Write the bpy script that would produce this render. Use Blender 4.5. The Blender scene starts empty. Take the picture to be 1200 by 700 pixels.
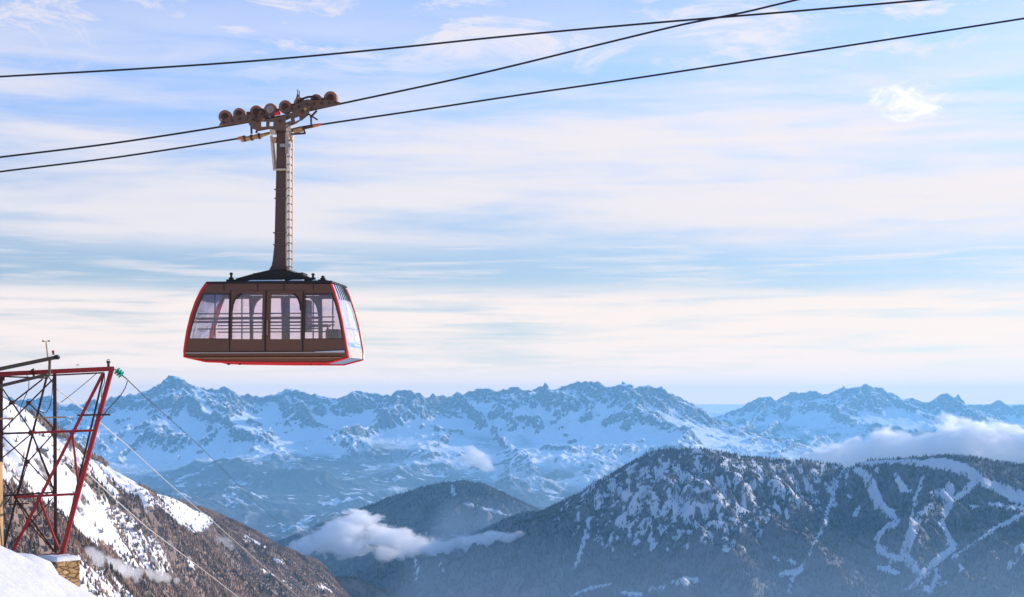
import bpy, bmesh, math, random
import numpy as np
from mathutils import Vector, Matrix

random.seed(7)
rng = np.random.default_rng(7)
R = math.radians
scene = bpy.context.scene

# ------------------------------------------------------------------ camera, sky, sun, exposure
F = 1800.0          # focal length in photo pixels
CX, HY = 600.0, 472.0   # column of the view axis, row of the true horizon
cam_d = bpy.data.cameras.new('camera')
cam = bpy.data.objects.new('camera', cam_d)
scene.collection.objects.link(cam)
cam.location = (0, 0, 0)
cam.rotation_euler = (R(90), 0, 0)
cam_d.sensor_width = 36.0
cam_d.lens = 36.0 * F / 1200.0
cam_d.shift_y = (HY - 350.0) / 1200.0
cam_d.clip_start = 0.5
cam_d.clip_end = 400000.0
scene.camera = cam

SUN_AZ, SUN_EL = R(64), R(15)       # azimuth to the right of the view axis, elevation
sun_dir = Vector((math.sin(SUN_AZ) * math.cos(SUN_EL), math.cos(SUN_AZ) * math.cos(SUN_EL), math.sin(SUN_EL)))
sd = bpy.data.lights.new('sun', 'SUN')
sd.energy = 3.7
sd.angle = R(0.5)
sd.color = (1.0, 0.86, 0.74)
sun = bpy.data.objects.new('sun', sd)
scene.collection.objects.link(sun)
sun.rotation_euler = sun_dir.to_track_quat('Z', 'Y').to_euler()

scene.view_settings.view_transform = 'Standard'
scene.view_settings.look = 'None'
scene.view_settings.gamma = 1.0
scene.view_settings.use_curve_mapping = False
scene.view_settings.exposure = 0.70
scene.cycles.use_denoising = True
scene.cycles.volume_bounces = 14
scene.cycles.max_bounces = 16
scene.cycles.transparent_max_bounces = 24
scene.cycles.volume_step_rate = 1.0
scene.cycles.volume_max_steps = 600
scene.cycles.use_light_tree = True


class NT:
    """small helper that wires shader nodes"""
    def __init__(s, tree):
        s.t = tree
        s.n = tree.nodes
        s.l = tree.links

    def node(s, typ, **kw):
        n = s.n.new(typ)
        for k, v in kw.items():
            setattr(n, k, v)
        return n

    def put(s, sock, v):
        if isinstance(v, bpy.types.NodeSocket):
            s.l.new(v, sock)
        elif v is not None:
            if sock.type == 'RGBA' and hasattr(v, '__len__') and len(v) == 3:
                v = (*v, 1)
            sock.default_value = v

    def math(s, op, a, b=None, c=None, clamp=False):
        n = s.node('ShaderNodeMath', operation=op, use_clamp=clamp)
        for i, v in enumerate((a, b, c)):
            if v is not None:
                s.put(n.inputs[i], v)
        return n.outputs[0]

    def mix(s, f, a, b, blend='MIX'):
        n = s.node('ShaderNodeMix', data_type='RGBA', blend_type=blend)
        n.clamp_factor = True
        s.put(n.inputs['Factor'], f)
        s.put(n.inputs[6], a)
        s.put(n.inputs[7], b)
        return n.outputs[2]

    def ramp(s, v, a, b, o0=0.0, o1=1.0):
        n = s.node('ShaderNodeMapRange', interpolation_type='SMOOTHSTEP')
        s.put(n.inputs[0], v)
        for i, q in enumerate((a, b, o0, o1)):
            s.put(n.inputs[i + 1], q)
        return n.outputs[0]

    def noise(s, vec, scale, detail=6, rough=0.55, dist=0.0):
        n = s.node('ShaderNodeTexNoise')
        s.put(n.inputs['Vector'], vec)
        s.put(n.inputs['Scale'], scale)
        s.put(n.inputs['Detail'], detail)
        s.put(n.inputs['Roughness'], rough)
        s.put(n.inputs['Distortion'], dist)
        return n.outputs['Fac']

    def vec(s, x, y, z=0.0):
        n = s.node('ShaderNodeCombineXYZ')
        for i, v in enumerate((x, y, z)):
            s.put(n.inputs[i], v)
        return n.outputs[0]

    def mapping(s, v, loc=(0, 0, 0), rot=(0, 0, 0), scale=(1, 1, 1)):
        n = s.node('ShaderNodeMapping')
        s.put(n.inputs[0], v)
        n.inputs[1].default_value = loc
        n.inputs[2].default_value = rot
        n.inputs[3].default_value = scale
        return n.outputs[0]


world = bpy.data.worlds.new('World')
scene.world = world
world.use_nodes = True
wt = NT(world.node_tree)
bg = wt.n['Background']
sky = wt.node('ShaderNodeTexSky', sky_type='NISHITA')
sky.sun_disc = False
sky.sun_elevation = SUN_EL
sky.sun_rotation = SUN_AZ
sky.altitude = 2400
sky.air_density = 1.0
sky.dust_density = 0.4
sky.ozone_density = 1.2
SKY_STRENGTH = 0.12
tc = wt.node('ShaderNodeTexCoord')
sep = wt.node('ShaderNodeSeparateXYZ')
wt.l.new(tc.outputs['Generated'], sep.inputs[0])
az = wt.math('ARCTAN2', sep.outputs[0], sep.outputs[1])
el = wt.math('ARCSINE', sep.outputs[2])
# cirrus: wisps high up, a broad veil, a clearer band and thin streaks near the horizon
flat = wt.vec(az, el)


def streak(kx, ky, seed, detail=7, rough=0.6, dist=0.3, tilt=0.0):
    v = wt.mapping(flat, (seed, seed * 1.7, 0), (0, 0, tilt), (kx, ky, 1))
    return wt.noise(v, 1.0, detail, rough, dist)


def band(lo0, lo1, hi0, hi1):
    return wt.math('MULTIPLY', wt.ramp(el, lo0, lo1), wt.ramp(el, hi0, hi1, 1, 0))


n_big = streak(2.2, 16, 3.1, 5, 0.5, 0.2)
n_mid = streak(6, 55, 8.4, 7, 0.6, 0.35, R(-3))
n_fine = streak(9, 150, 1.9, 7, 0.6, 0.25, R(2))
veil = wt.math('MULTIPLY', band(0.090, 0.110, 0.17, 0.29), wt.ramp(wt.math('ADD', wt.math('MULTIPLY', n_big, 0.6), wt.math('MULTIPLY', n_mid, 0.4)), 0.38, 0.60))
low = wt.math('MULTIPLY', band(-0.06, -0.03, 0.066, 0.082), wt.ramp(wt.math('ADD', wt.math('MULTIPLY', n_mid, 0.45), wt.math('MULTIPLY', n_fine, 0.55)), 0.30, 0.55))
thin = wt.math('MULTIPLY', band(0.055, 0.08, 0.10, 0.125), wt.ramp(n_fine, 0.42, 0.70, 0, 0.7))
wispn = wt.noise(wt.mapping(flat, (4.2, 1.3, 0), (0, 0, R(28)), (10, 34, 1)), 1.0, 10, 0.68, 0.9)
wisp = wt.math('MULTIPLY', band(0.185, 0.235, 0.32, 0.42), wt.ramp(wispn, 0.42, 0.64, 0, 0.9))
# one small bright cloud high on the right
pu = wt.math('MULTIPLY', wt.math('SUBTRACT', az, 0.2535), 28.0)
pv = wt.math('MULTIPLY', wt.math('SUBTRACT', el, 0.187), 68.0)
pr = wt.math('ADD', wt.math('MULTIPLY', pu, pu), wt.math('MULTIPLY', pv, pv))
pn = wt.noise(wt.mapping(flat, (0, 0, 0), (0, 0, R(20)), (38, 90, 1)), 1.0, 9, 0.7, 0.7)
puff = wt.ramp(wt.math('SUBTRACT', wt.math('MULTIPLY', pn, 3.4), pr), 0.95, 2.0)
low = wt.math('MAXIMUM', low, wt.ramp(el, 0.012, 0.04, 0.97, 0))
cover = wt.math('MAXIMUM', wt.math('MAXIMUM', veil, low), wt.math('MAXIMUM', wt.math('MAXIMUM', thin, wisp), puff))
cover = wt.math('MULTIPLY', cover, 0.93)
warm = wt.ramp(el, 0.02, 0.12)
ccol = wt.mix(warm, (6.6, 5.3, 4.35), (4.65, 4.40, 4.55))
ccol = wt.mix(wt.ramp(el, 0.0, 0.04), (8.6, 6.3, 4.5), ccol)
ccol = wt.mix(wt.ramp(az, -0.4, 0.5, 0, 0.35), ccol, (6.2, 5.2, 4.3))
skyc = wt.mix(1.0, sky.outputs[0], wt.mix(wt.ramp(el, 0.06, 0.24), (0.66, 0.62, 0.68), wt.mix(wt.ramp(el, 0.30, 0.6), (1.2, 1.15, 1.36), (1.38, 1.75, 2.2))), 'MULTIPLY')
final = wt.mix(wt.math('MULTIPLY', puff, 0.72), wt.mix(cover, skyc, ccol), (6.6, 6.2, 6.0))
wt.put(bg.inputs[0], final)
bg.inputs[1].default_value = SKY_STRENGTH

# ------------------------------------------------------------------ numpy noise


def _hash(ix, iy, seed):
    h = (ix * 374761393 + iy * 668265263 + seed * 2147483647) & 0xFFFFFFFF
    h = ((h ^ (h >> 13)) * 1274126177) & 0xFFFFFFFF
    h = ((h ^ (h >> 16)) * 2246822519) & 0xFFFFFFFF
    return (h ^ (h >> 15)) & 0xFFFFFFFF


def gnoise(x, y, seed=0):
    """gradient noise, about -1..1"""
    x0 = np.floor(x); y0 = np.floor(y)
    fx = x - x0; fy = y - y0
    ix = x0.astype(np.int64); iy = y0.astype(np.int64)
    u = fx * fx * fx * (fx * (fx * 6 - 15) + 10)
    v = fy * fy * fy * (fy * (fy * 6 - 15) + 10)

    def g(dx, dy):
        a = _hash(ix + dx, iy + dy, seed).astype(np.float64) * (2 * math.pi / 4294967296.0)
        return np.cos(a) * (fx - dx) + np.sin(a) * (fy - dy)
    n0 = g(0, 0) * (1 - u) + g(1, 0) * u
    n1 = g(0, 1) * (1 - u) + g(1, 1) * u
    return (n0 * (1 - v) + n1 * v) * 1.5


def fbm(x, y, wl, octv=5, seed=0, gain=0.5):
    s = 0; a = 1.0; t = 0
    for k in range(octv):
        s = s + a * gnoise(x / wl + 13.7 * k, y / wl - 7.3 * k, seed + k)
        t += a; a *= gain; wl = wl / 2.03
    return s / t * 1.4


def ridged(x, y, wl, octv=5, seed=0, gain=0.5):
    s = 0; a = 1.0; t = 0; w = 1.0
    for k in range(octv):
        n = 1 - np.abs(gnoise(x / wl + 3.1 * k, y / wl + 9.2 * k, seed + k)) * 1.6
        n = np.clip(n, 0, 1) ** 2
        s = s + a * n * w
        w = np.clip(n * 1.6, 0, 1)
        t += a; a *= gain; wl = wl / 2.1
    return s / t


def smooth(a, b, x):
    t = np.clip((x - a) / (b - a), 0, 1)
    return t * t * (3 - 2 * t)


def at(px, py, D):
    """the world point seen at photo pixel (px, py) at depth D in front of the lens"""
    return ((px - CX) / F * D, D, (HY - py) / F * D)


def pxy(x, y, z):
    return CX + x / y * F, HY - z / y * F


def cones(X, Y, pts, floor, L, asym=None):
    """terrain raised along a polyline of world points, falling off concavely to the floor; also the distance to the line"""
    H = np.full(X.shape, -1e9); Dm = np.full(X.shape, 1e9)
    for (a, b) in zip(pts[:-1], pts[1:]):
        ax, ay, az_ = a; bx, by, bz = b
        dx, dy = bx - ax, by - ay
        t = np.clip(((X - ax) * dx + (Y - ay) * dy) / (dx * dx + dy * dy + 1e-9), 0, 1)
        d = np.hypot(X - ax - t * dx, Y - ay - t * dy)
        zc = az_ + t * (bz - az_)
        H = np.maximum(H, floor + (zc - floor) * np.exp(-d / L))
        Dm = np.minimum(Dm, d)
    return H, Dm


def bilin(A, x, y):
    h, w = A.shape
    x = np.clip(x, 0, w - 1.001); y = np.clip(y, 0, h - 1.001)
    x0 = x.astype(np.int64); y0 = y.astype(np.int64)
    fx = x - x0; fy = y - y0
    return (A[y0, x0] * (1 - fx) + A[y0, x0 + 1] * fx) * (1 - fy) + (A[y0 + 1, x0] * (1 - fx) + A[y0 + 1, x0 + 1] * fx) * fy


def erode(Z, cell, rounds=12, drops=24000, steps=48, k=0.25, keep=None, seed=1):
    """many rain drops at once run downhill, cut gullies and leave fans (grid units)"""
    r = np.random.default_rng(seed)
    Z = Z / cell
    h, w = Z.shape
    for _ in range(rounds):
        x = r.random(drops) * (w - 3) + 1; y = r.random(drops) * (h - 3) + 1
        vx = np.zeros(drops); vy = np.zeros(drops); sed = np.zeros(drops); wat = np.ones(drops)
        spd = np.ones(drops)
        for s in range(steps):
            x0 = x.astype(np.int64); y0 = y.astype(np.int64)
            fx = x - x0; fy = y - y0
            a = Z[y0, x0]; b = Z[y0, x0 + 1]; c = Z[y0 + 1, x0]; d = Z[y0 + 1, x0 + 1]
            gx = (b - a) * (1 - fy) + (d - c) * fy
            gy = (c - a) * (1 - fx) + (d - b) * fx
            hh = (a * (1 - fx) + b * fx) * (1 - fy) + (c * (1 - fx) + d * fx) * fy
            vx = vx * 0.12 - gx * 0.88; vy = vy * 0.12 - gy * 0.88
            ln = np.hypot(vx, vy) + 1e-9
            vx /= ln; vy /= ln
            nx = np.clip(x + vx, 1, w - 2.01); ny = np.clip(y + vy, 1, h - 2.01)
            nh = bilin(Z, nx, ny)
            dh = nh - hh
            cap = np.maximum(-dh, 0.01) * spd * wat * 3.0
            dep = np.where(dh > 0, np.minimum(dh, sed), (sed - cap) * 0.25)
            ero = np.where(dh > 0, 0, np.minimum((cap - sed) * k, -dh))
            ch = np.where((sed > cap) | (dh > 0), np.maximum(dep, 0), -np.maximum(ero, 0))
            sed = sed - ch
            if keep is not None:
                ch = ch * np.where(ch < 0, keep[y0, x0], 1)
            idx = y0 * w + x0
            acc = (np.bincount(idx, ch * (1 - fx) * (1 - fy), h * w) + np.bincount(idx + 1, ch * fx * (1 - fy), h * w)
                   + np.bincount(idx + w, ch * (1 - fx) * fy, h * w) + np.bincount(idx + w + 1, ch * fx * fy, h * w))
            Z = Z + np.clip(acc.reshape(h, w), -0.25, 0.25)
            spd = np.sqrt(np.clip(spd * spd - dh * 1.5, 0.05, 9))
            wat = wat * 0.985
            x, y = nx, ny
    return Z * cell


def smax(a, b, k):
    h = np.clip(0.5 + 0.5 * (a - b) / k, 0, 1)
    return b * (1 - h) + a * h + k * h * (1 - h)


# ------------------------------------------------------------------ mesh helpers

def mesh_from(name, V, Fc, mats=(), smooth_=False, mat_idx=None):
    """V (n,3), Fc (m,3|4) index array -> mesh"""
    V = np.asarray(V, dtype=np.float32); Fc = np.asarray(Fc, dtype=np.int32)
    me = bpy.data.meshes.new(name)
    me.vertices.add(len(V)); me.vertices.foreach_set('co', V.ravel())
    k = Fc.shape[1]
    me.loops.add(Fc.size); me.loops.foreach_set('vertex_index', Fc.ravel())
    me.polygons.add(len(Fc))
    me.polygons.foreach_set('loop_start', np.arange(0, Fc.size, k, dtype=np.int32))
    if mat_idx is not None:
        me.polygons.foreach_set('material_index', np.asarray(mat_idx, dtype=np.int32))
    me.polygons.foreach_set('use_smooth', np.full(len(Fc), smooth_))
    me.update(calc_edges=True)
    for m in mats:
        me.materials.append(m)
    return me


def link(name, me, parent=None):
    o = bpy.data.objects.new(name, me)
    scene.collection.objects.link(o)
    if parent:
        o.parent = parent
    return o


def tag(o, label=None, cat=None, group=None, kind=None):
    if label: o['label'] = label
    if cat: o['category'] = cat
    if group: o['group'] = group
    if kind: o['kind'] = kind
    return o


def grid_mesh(name, X, Y, Z, mat, attrs=None):
    h, w = Z.shape
    V = np.stack([X.ravel(), Y.ravel(), Z.ravel()], 1)
    i = np.arange(h * w).reshape(h, w)
    Fc = np.stack([i[:-1, :-1], i[:-1, 1:], i[1:, 1:], i[1:, :-1]], -1).reshape(-1, 4)
    me = mesh_from(name, V, Fc, [mat], True)
    for k, A in (attrs or {}).items():
        a = me.attributes.new(k, 'FLOAT', 'POINT')
        a.data.foreach_set('value', A.ravel().astype(np.float32))
    o = link(name, me)
    o['kind'] = 'structure'
    return o


# ------------------------------------------------------------------ materials for the land

def new_mat(name):
    m = bpy.data.materials.new(name)
    m.use_nodes = True
    t = NT(m.node_tree)
    return m, t, t.n['Principled BSDF']


def land_material(name, scale, rock_at=(0.80, 0.70), forest_z=None, rock_col=(0.13, 0.11, 0.10), forest_col=(0.035, 0.045, 0.035),
                  bump=0.4, snow_col=(0.86, 0.87, 0.9), field=None, use_cover=False, crag=False, litter=(0.10, 0.095, 0.09)):
    """snow with rock where the ground is steep, woods below the tree line"""
    m, t, b = new_mat(name)
    geo = t.node('ShaderNodeNewGeometry')
    P = geo.outputs['Position']
    sp = t.node('ShaderNodeSeparateXYZ'); t.l.new(geo.outputs['Normal'], sp.inputs[0])
    pz = t.node('ShaderNodeSeparateXYZ'); t.l.new(P, pz.inputs[0])
    n1 = t.noise(P, 1.0 / (scale * 30), 8, 0.62, 0.3)
    n2 = t.noise(P, 1.0 / (scale * 5), 7, 0.65)
    strat = t.noise(t.mapping(P, scale=(0.15, 0.15, 1.6)), 1.0 / (scale * 9), 5, 0.6)
    nz = t.math('ADD', sp.outputs[2], t.math('MULTIPLY', t.math('SUBTRACT', n1, 0.5), 0.32))
    nz = t.math('ADD', nz, t.math('MULTIPLY', t.math('SUBTRACT', n2, 0.5), 0.42))
    nz = t.math('ADD', nz, t.math('MULTIPLY', t.math('SUBTRACT', strat, 0.5), 0.35))
    stk = t.noise(t.mapping(P, scale=(1.0, 1.0, 0.22)), 1.0 / (scale * 3.2), 6, 0.7)
    nz = t.math('ADD', nz, t.math('MULTIPLY', t.math('SUBTRACT', stk, 0.5), 0.55))
    if crag:
        ca = t.node('ShaderNodeAttribute', attribute_name='crag')
        nz = t.math('ADD', nz, t.math('SUBTRACT', 0.09, t.math('MULTIPLY', ca.outputs['Fac'], 0.22)))
    rock = t.ramp(nz, rock_at[0], rock_at[1])
    n3 = t.noise(P, 1.0 / (scale * 1.6), 4, 0.7)
    rock = t.math('MULTIPLY', rock, t.ramp(n3, 0.45, 0.65, 1.0, 0.6))
    rc = t.mix(n2, tuple(0.6 * c for c in rock_col), tuple(1.5 * c for c in rock_col))
    sn = t.mix(n1, snow_col, tuple(0.93 * c for c in snow_col))
    col = t.mix(rock, sn, rc)
    if forest_z is not None:
        zz = t.math('ADD', pz.outputs[2], t.math('ADD', t.math('MULTIPLY', t.math('SUBTRACT', n1, 0.5), 500), t.math('MULTIPLY', t.math('SUBTRACT', t.noise(P, 1.0 / 2600, 4, 0.55), 0.5), 1700)))
        wood = t.ramp(zz, forest_z[0], forest_z[1])
        if field:
            # meadows cut into the woods: rounded cells stretched along the valley
            fp = t.mapping(P, scale=(1.0, 1.25, 0.2))
            fn = t.noise(fp, 1.0 / field[0], 3, 0.6, 1.2)
            fn2 = t.noise(fp, 1.0 / field[1], 6, 0.6, 0.5)
            mead = t.ramp(t.math('ADD', t.math('MULTIPLY', fn, 0.6), t.math('MULTIPLY', fn2, 0.4)), field[2], field[2] + 0.03)
            flatn = t.ramp(sp.outputs[2], 0.80, 0.93)
            mead = t.math('MULTIPLY', mead, t.math('ADD', 0.35, t.math('MULTIPLY', flatn, 0.65)))
            wood = t.math('MULTIPLY', wood, t.math('SUBTRACT', 1.0, mead))
        sprk = t.ramp(n2, 0.45, 0.75, 0, 0.45)
        fc = t.mix(sprk, forest_col, tuple(4.0 * c + 0.03 for c in forest_col))
        col = t.mix(wood, col, fc)
    if use_cover:
        at_ = t.node('ShaderNodeAttribute', attribute_name='cover')
        nn = t.noise(P, 1.0 / 9.0, 5, 0.7)
        cf = t.ramp(t.math('ADD', at_.outputs['Fac'], t.math('MULTIPLY', t.math('SUBTRACT', nn, 0.5), 0.9)), 0.35, 0.65)
        col = t.mix(cf, col, litter)
    t.put(b.inputs['Base Color'], col)
    b.inputs['Roughness'].default_value = 0.75
    b.inputs['Specular IOR Level'].default_value = 0.15
    bp = t.node('ShaderNodeBump')
    bp.inputs['Strength'].default_value = bump
    bp.inputs['Distance'].default_value = scale * 2.2
    t.put(bp.inputs['Height'], t.noise(P, 1.0 / (scale * 6), 8, 0.6))
    t.l.new(bp.outputs[0], b.inputs['Normal'])
    return m


# ------------------------------------------------------------------ far left range
FLOOR = -1300.0
DL = 23000.0
crest_px = [(-160, 462), (-110, 470), (-60, 458), (-20, 466), (18, 469), (41, 467), (57, 466), (73, 476), (96, 478), (105, 470), (115, 471), (132, 467), (150, 467.5), (157, 464), (172, 467.5),
            (185, 461), (192, 452.5), (200, 444), (207, 441.5), (213, 442), (222, 447.5), (232, 454.5), (250, 459.5), (257, 460), (264, 455.7), (272, 462.5),
            (285, 466), (292, 462), (300, 466), (320, 469), (330, 465), (337, 456), (350, 462.5), (365, 464), (375, 465), (385, 468),
            (400, 466), (415, 459.5), (425, 457), (445, 460), (459, 466), (472, 457), (487, 460), (502, 465), (510, 462), (530, 462),
            (535, 458), (545, 465), (550, 459.5), (570, 455.5), (580, 460), (607, 454), (615, 456), (625, 454.5), (640, 454), (656, 459),
            (670, 449), (687, 448), (700, 449.5), (712, 455), (722, 450), (729, 446.7), (737, 454), (748, 451), (762, 450), (775, 455),
            (796, 469.6), (812, 484), (825, 492), (867, 504), (905, 520)]


def crest(pxs, D, wob, seed):
    out = []
    for (px, py) in pxs:
        d = D + wob * math.sin(px * 0.021 + seed) + 0.5 * wob * math.sin(px * 0.057 + 2 * seed)
        out.append(at(px, py, d))
    return out


cell = 19.0
xs = np.arange(-10200, 5600, cell); ys = np.arange(12400, 24600, cell)
X, Y = np.meshgrid(xs, ys)
wx = X + 160 * fbm(X, Y, 900, 4, 5); wy = Y + 160 * fbm(X, Y, 900, 4, 9)
Lf = 2450 * (1 + 0.30 * fbm(X, Y, 2600, 3, 21))
cl = crest(crest_px, DL, 260, 1.0)
H0, D0 = cones(X, Y, cl, FLOOR, Lf)
H1, D1 = cones(wx, wy, cl, FLOOR, Lf)
k = smooth(60, 420, D0)
H = H0 * (1 - k) + H1 * k
# named spurs running down towards the valley (photo pixel, depth)
spurs = [
    [(207, 442, 23000), (232, 474, 22100), (262, 492, 21500), (300, 520, 20900), (330, 548, 20200), (350, 575, 19600)],
    [(264, 456, 23100), (285, 486, 22300), (308, 508, 21700), (318, 520, 21300)],
    [(192, 453, 23000), (165, 490, 22000), (140, 520, 21000), (120, 552, 20200)],
    [(337, 457, 23000), (352, 486, 22200), (395, 497, 21700), (440, 520, 21000)],
    [(487, 461, 22900), (500, 482, 22100), (520, 498, 21600), (505, 516, 21000), (460, 532, 20200), (430, 552, 19400)],
    [(550, 460, 22900), (566, 484, 22100), (590, 503, 21500), (600, 522, 20900)],
    [(640, 455, 22900), (648, 490, 22000), (640, 515, 21300), (655, 545, 20500)],
    [(687, 449, 22900), (722, 470, 22300), (745, 489, 21800), (770, 508, 21200), (800, 530, 20700)],
    [(729, 447, 23100), (752, 468, 22500), (772, 484, 22100), (796, 492, 21900), (850, 520, 21400)],
    [(41, 467, 23000), (60, 505, 22000), (90, 530, 21200)],
    [(310, 528, 20900), (360, 560, 19000), (400, 592, 17000), (420, 622, 15400)],
    [(120, 552, 20200), (175, 585, 18000), (210, 622, 16000)], [(240, 545, 20000), (262, 580, 18200), (300, 612, 16400)],
    [(600, 522, 20900), (630, 556, 18900), (650, 585, 17000), (680, 612, 15500)], [(500, 536, 20200), (540, 570, 18500), (560, 600, 16800)],
    [(722, 520, 20800), (700, 548, 19200), (705, 575, 17600)], [(60, 560, 19800), (90, 600, 17000)],
]
for sp_ in spurs:
    pts = [at(*q) for q in sp_]
    Hs, Ds = cones(wx, wy, pts, FLOOR, (900 if pts[0][1] > 20950 else 1150) * (1 + 0.25 * fbm(X, Y, 1400, 2, 31)))
    H = np.maximum(H, Hs) + 25 * np.exp(-((H - Hs) / 60) ** 2)
env = smooth(30, 700, D0)
rel = np.clip((H - FLOOR) / 1500, 0, 1.2)
H += env * rel * (520 * (ridged(wx, wy, 1700, 6, 41, 0.45) - 0.42) + 100 * (ridged(X, Y, 420, 4, 47) - 0.4))
H += (ridged(X + 0.4 * Y, Y, 330, 4, 77) - 0.45) * 95 * np.exp(-D0 / 420) + 26 * np.exp(-D0 / 200) * (ridged(X, Y, 120, 3, 78) - 0.4)
H += (300 * (0.30 + fbm(X, Y, 2100, 5, 61)) + 150 * (ridged(wx, wy, 1500, 4, 65) - 0.3)) * (1 - np.clip(rel, 0, 1) * 0.9) + 6 * fbm(X, Y, 200, 4, 63)
# a low bench in front (dark wooded shoulder)
Hb, Db = cones(wx, wy, [at(*q) for q in [(395, 640, 16800), (430, 575, 18800), (452, 560, 19300), (480, 572, 19000), (520, 583, 18600)]], FLOOR, 900)
H = np.maximum(H, Hb)
H = erode(H, cell, 16, 30000, 60, 0.35, keep=smooth(20, 260, D0), seed=3)
H += smooth(0, 100, D0) * 5 * fbm(X, Y, 90, 3, 71)
edge = smooth(0, 700, X - xs[0]) * smooth(0, 600, xs[-1] - X) * smooth(0, 500, Y - ys[0]) * smooth(0, 900, ys[-1] - Y)
H = (FLOOR - 90) * (1 - edge) + H * edge
m_far = land_material('far_mountain_land', 22, (0.84, 0.74), forest_z=(-620, -960), bump=0.5, field=(560, 150, 0.55), rock_col=(0.075, 0.07, 0.07), crag=True)
grid_mesh('mountain_range', X, Y, H, m_far, {'crag': np.exp(-D0 / 520)})

# ------------------------------------------------------------------ far right range
crest2 = [(815, 500), (833, 486), (857, 480), (877, 473), (890, 466), (897, 463), (913, 470), (927, 460), (937, 462), (947, 459), (960, 459), (970, 460), (980, 460.7),
          (990, 454), (1000, 452), (1017, 452), (1033, 456), (1045, 461), (1057, 465), (1087, 469), (1100, 464), (1113, 462), (1133, 472), (1150, 484), (1163, 495), (1190, 506)]
cell2 = 27.0
xs = np.arange(1500, 13800, cell2); ys = np.arange(19500, 35400, cell2)
X, Y = np.meshgrid(xs, ys)
wx = X + 170 * fbm(X, Y, 1000, 4, 105); wy = Y + 170 * fbm(X, Y, 1000, 4, 109)
cl = crest(crest2, 29500, 220, 2.0)
H0, D0 = cones(X, Y, cl, FLOOR, 2500 * (1 + 0.25 * fbm(X, Y, 2600, 3, 121)))
H1, D1 = cones(wx, wy, cl, FLOOR, 2500 * (1 + 0.25 * fbm(X, Y, 2600, 3, 121)))
k = smooth(60, 420, D0)
H = H0 * (1 - k) + H1 * k
far2 = [at(px, py, 33800) for (px, py) in [(1100, 490), (1140, 475), (1158, 472), (1170, 469), (1183, 472), (1200, 472), (1230, 466), (1290, 474)]]
Hf, Df = cones(X, Y, far2, FLOOR, 2300)
H = np.maximum(H, Hf)
D0 = np.minimum(D0, Df)
for sp_ in [[(897, 463, 29500), (885, 490, 28300), (865, 505, 27300)], [(927, 460, 29500), (915, 495, 28200), (890, 512, 27000)],
            [(1000, 452, 29500), (985, 480, 28500), (975, 500, 27600), (940, 520, 26000)], [(1113, 462, 29500), (1140, 480, 28900), (1165, 497, 28500), (1200, 515, 27800)],
            [(1057, 465, 29500), (1050, 490, 28200), (1075, 505, 27200)], [(830, 510, 25500), (900, 515, 25000), (960, 522, 24500), (1010, 530, 24000)]]:
    Hs, Ds = cones(wx, wy, [at(*q) for q in sp_], FLOOR, 1100)
    H = np.maximum(H, Hs)
env = smooth(30, 800, D0)
rel = np.clip((H - FLOOR) / 1500, 0, 1.2)
H += env * rel * (400 * (ridged(wx, wy, 1700, 6, 141) - 0.42) + 110 * (ridged(X, Y, 480, 4, 147) - 0.4))
H += (ridged(X + 0.4 * Y, Y, 400, 4, 177) - 0.45) * 110 * np.exp(-D0 / 520) + 30 * np.exp(-D0 / 260) * (ridged(X, Y, 150, 3, 178) - 0.4)
H += 90 * fbm(X, Y, 2400, 5, 161) * (1 - rel * 0.6)
H = erode(H, cell2, 12, 20000, 60, 0.35, keep=smooth(20, 260, D0), seed=5)
edge = smooth(0, 600, X - xs[0]) * smooth(0, 500, Y - ys[0])
H = (FLOOR - 90) * (1 - edge) + H * edge
m_far2 = land_material('distant_mountain_land', 28, (0.84, 0.74), forest_z=(-480, -700), bump=0.5, field=(700, 190, 0.52), rock_col=(0.075, 0.07, 0.07), crag=True)
grid_mesh('mountain_range', X, Y, H, m_far2, {'crag': np.exp(-D0 / 650)})

# ------------------------------------------------------------------ valley floor to the horizon
xs = np.concatenate([np.linspace(-39000, -11000, 30), np.linspace(-10500, 14500, 160), np.linspace(15000, 39000, 26)])
ys = np.concatenate([np.linspace(-3000, 3800, 12), np.linspace(4000, 26000, 150), np.linspace(26500, 39000, 20)])
X, Y = np.meshgrid(xs, ys)
Z = FLOOR + 40 + 150 * fbm(X, Y, 2600, 5, 201)
m_val = land_material('valley_land', 22, (0.5, 0.3), forest_z=(900, 800), bump=0.2, field=(560, 150, 0.55))
grid_mesh('valley_ground', X, Y, Z, m_val)

# ------------------------------------------------------------------ wooded hills in the middle distance

def capsules(px, py, paths):
    """largest inside-ness of photo pixels in tapered strokes [(x, y, width), ...]; >0 is inside"""
    best = np.full(px.shape, -1e3)
    for p in paths:
        if len(p) == 1:
            p = [p[0], (p[0][0] + 0.1, p[0][1], p[0][2])]
        for a, b in zip(p[:-1], p[1:]):
            dx, dy = b[0] - a[0], b[1] - a[1]
            t = np.clip(((px - a[0]) * dx + (py - a[1]) * dy) / (dx * dx + dy * dy + 1e-9), 0, 1)
            d = np.hypot(px - a[0] - t * dx, py - a[1] - t * dy)
            best = np.maximum(best, 0.42 * (a[2] + t * (b[2] - a[2])) - d)
    return best


def inpoly(px, py, poly):
    c = np.zeros(px.shape, bool)
    n = len(poly)
    for i in range(n):
        x1, y1 = poly[i]; x2, y2 = poly[(i + 1) % n]
        cond = ((y1 > py) != (y2 > py)) & (px < (x2 - x1) * (py - y1) / (y2 - y1 + 1e-12) + x1)
        c ^= cond
    return c


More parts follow.
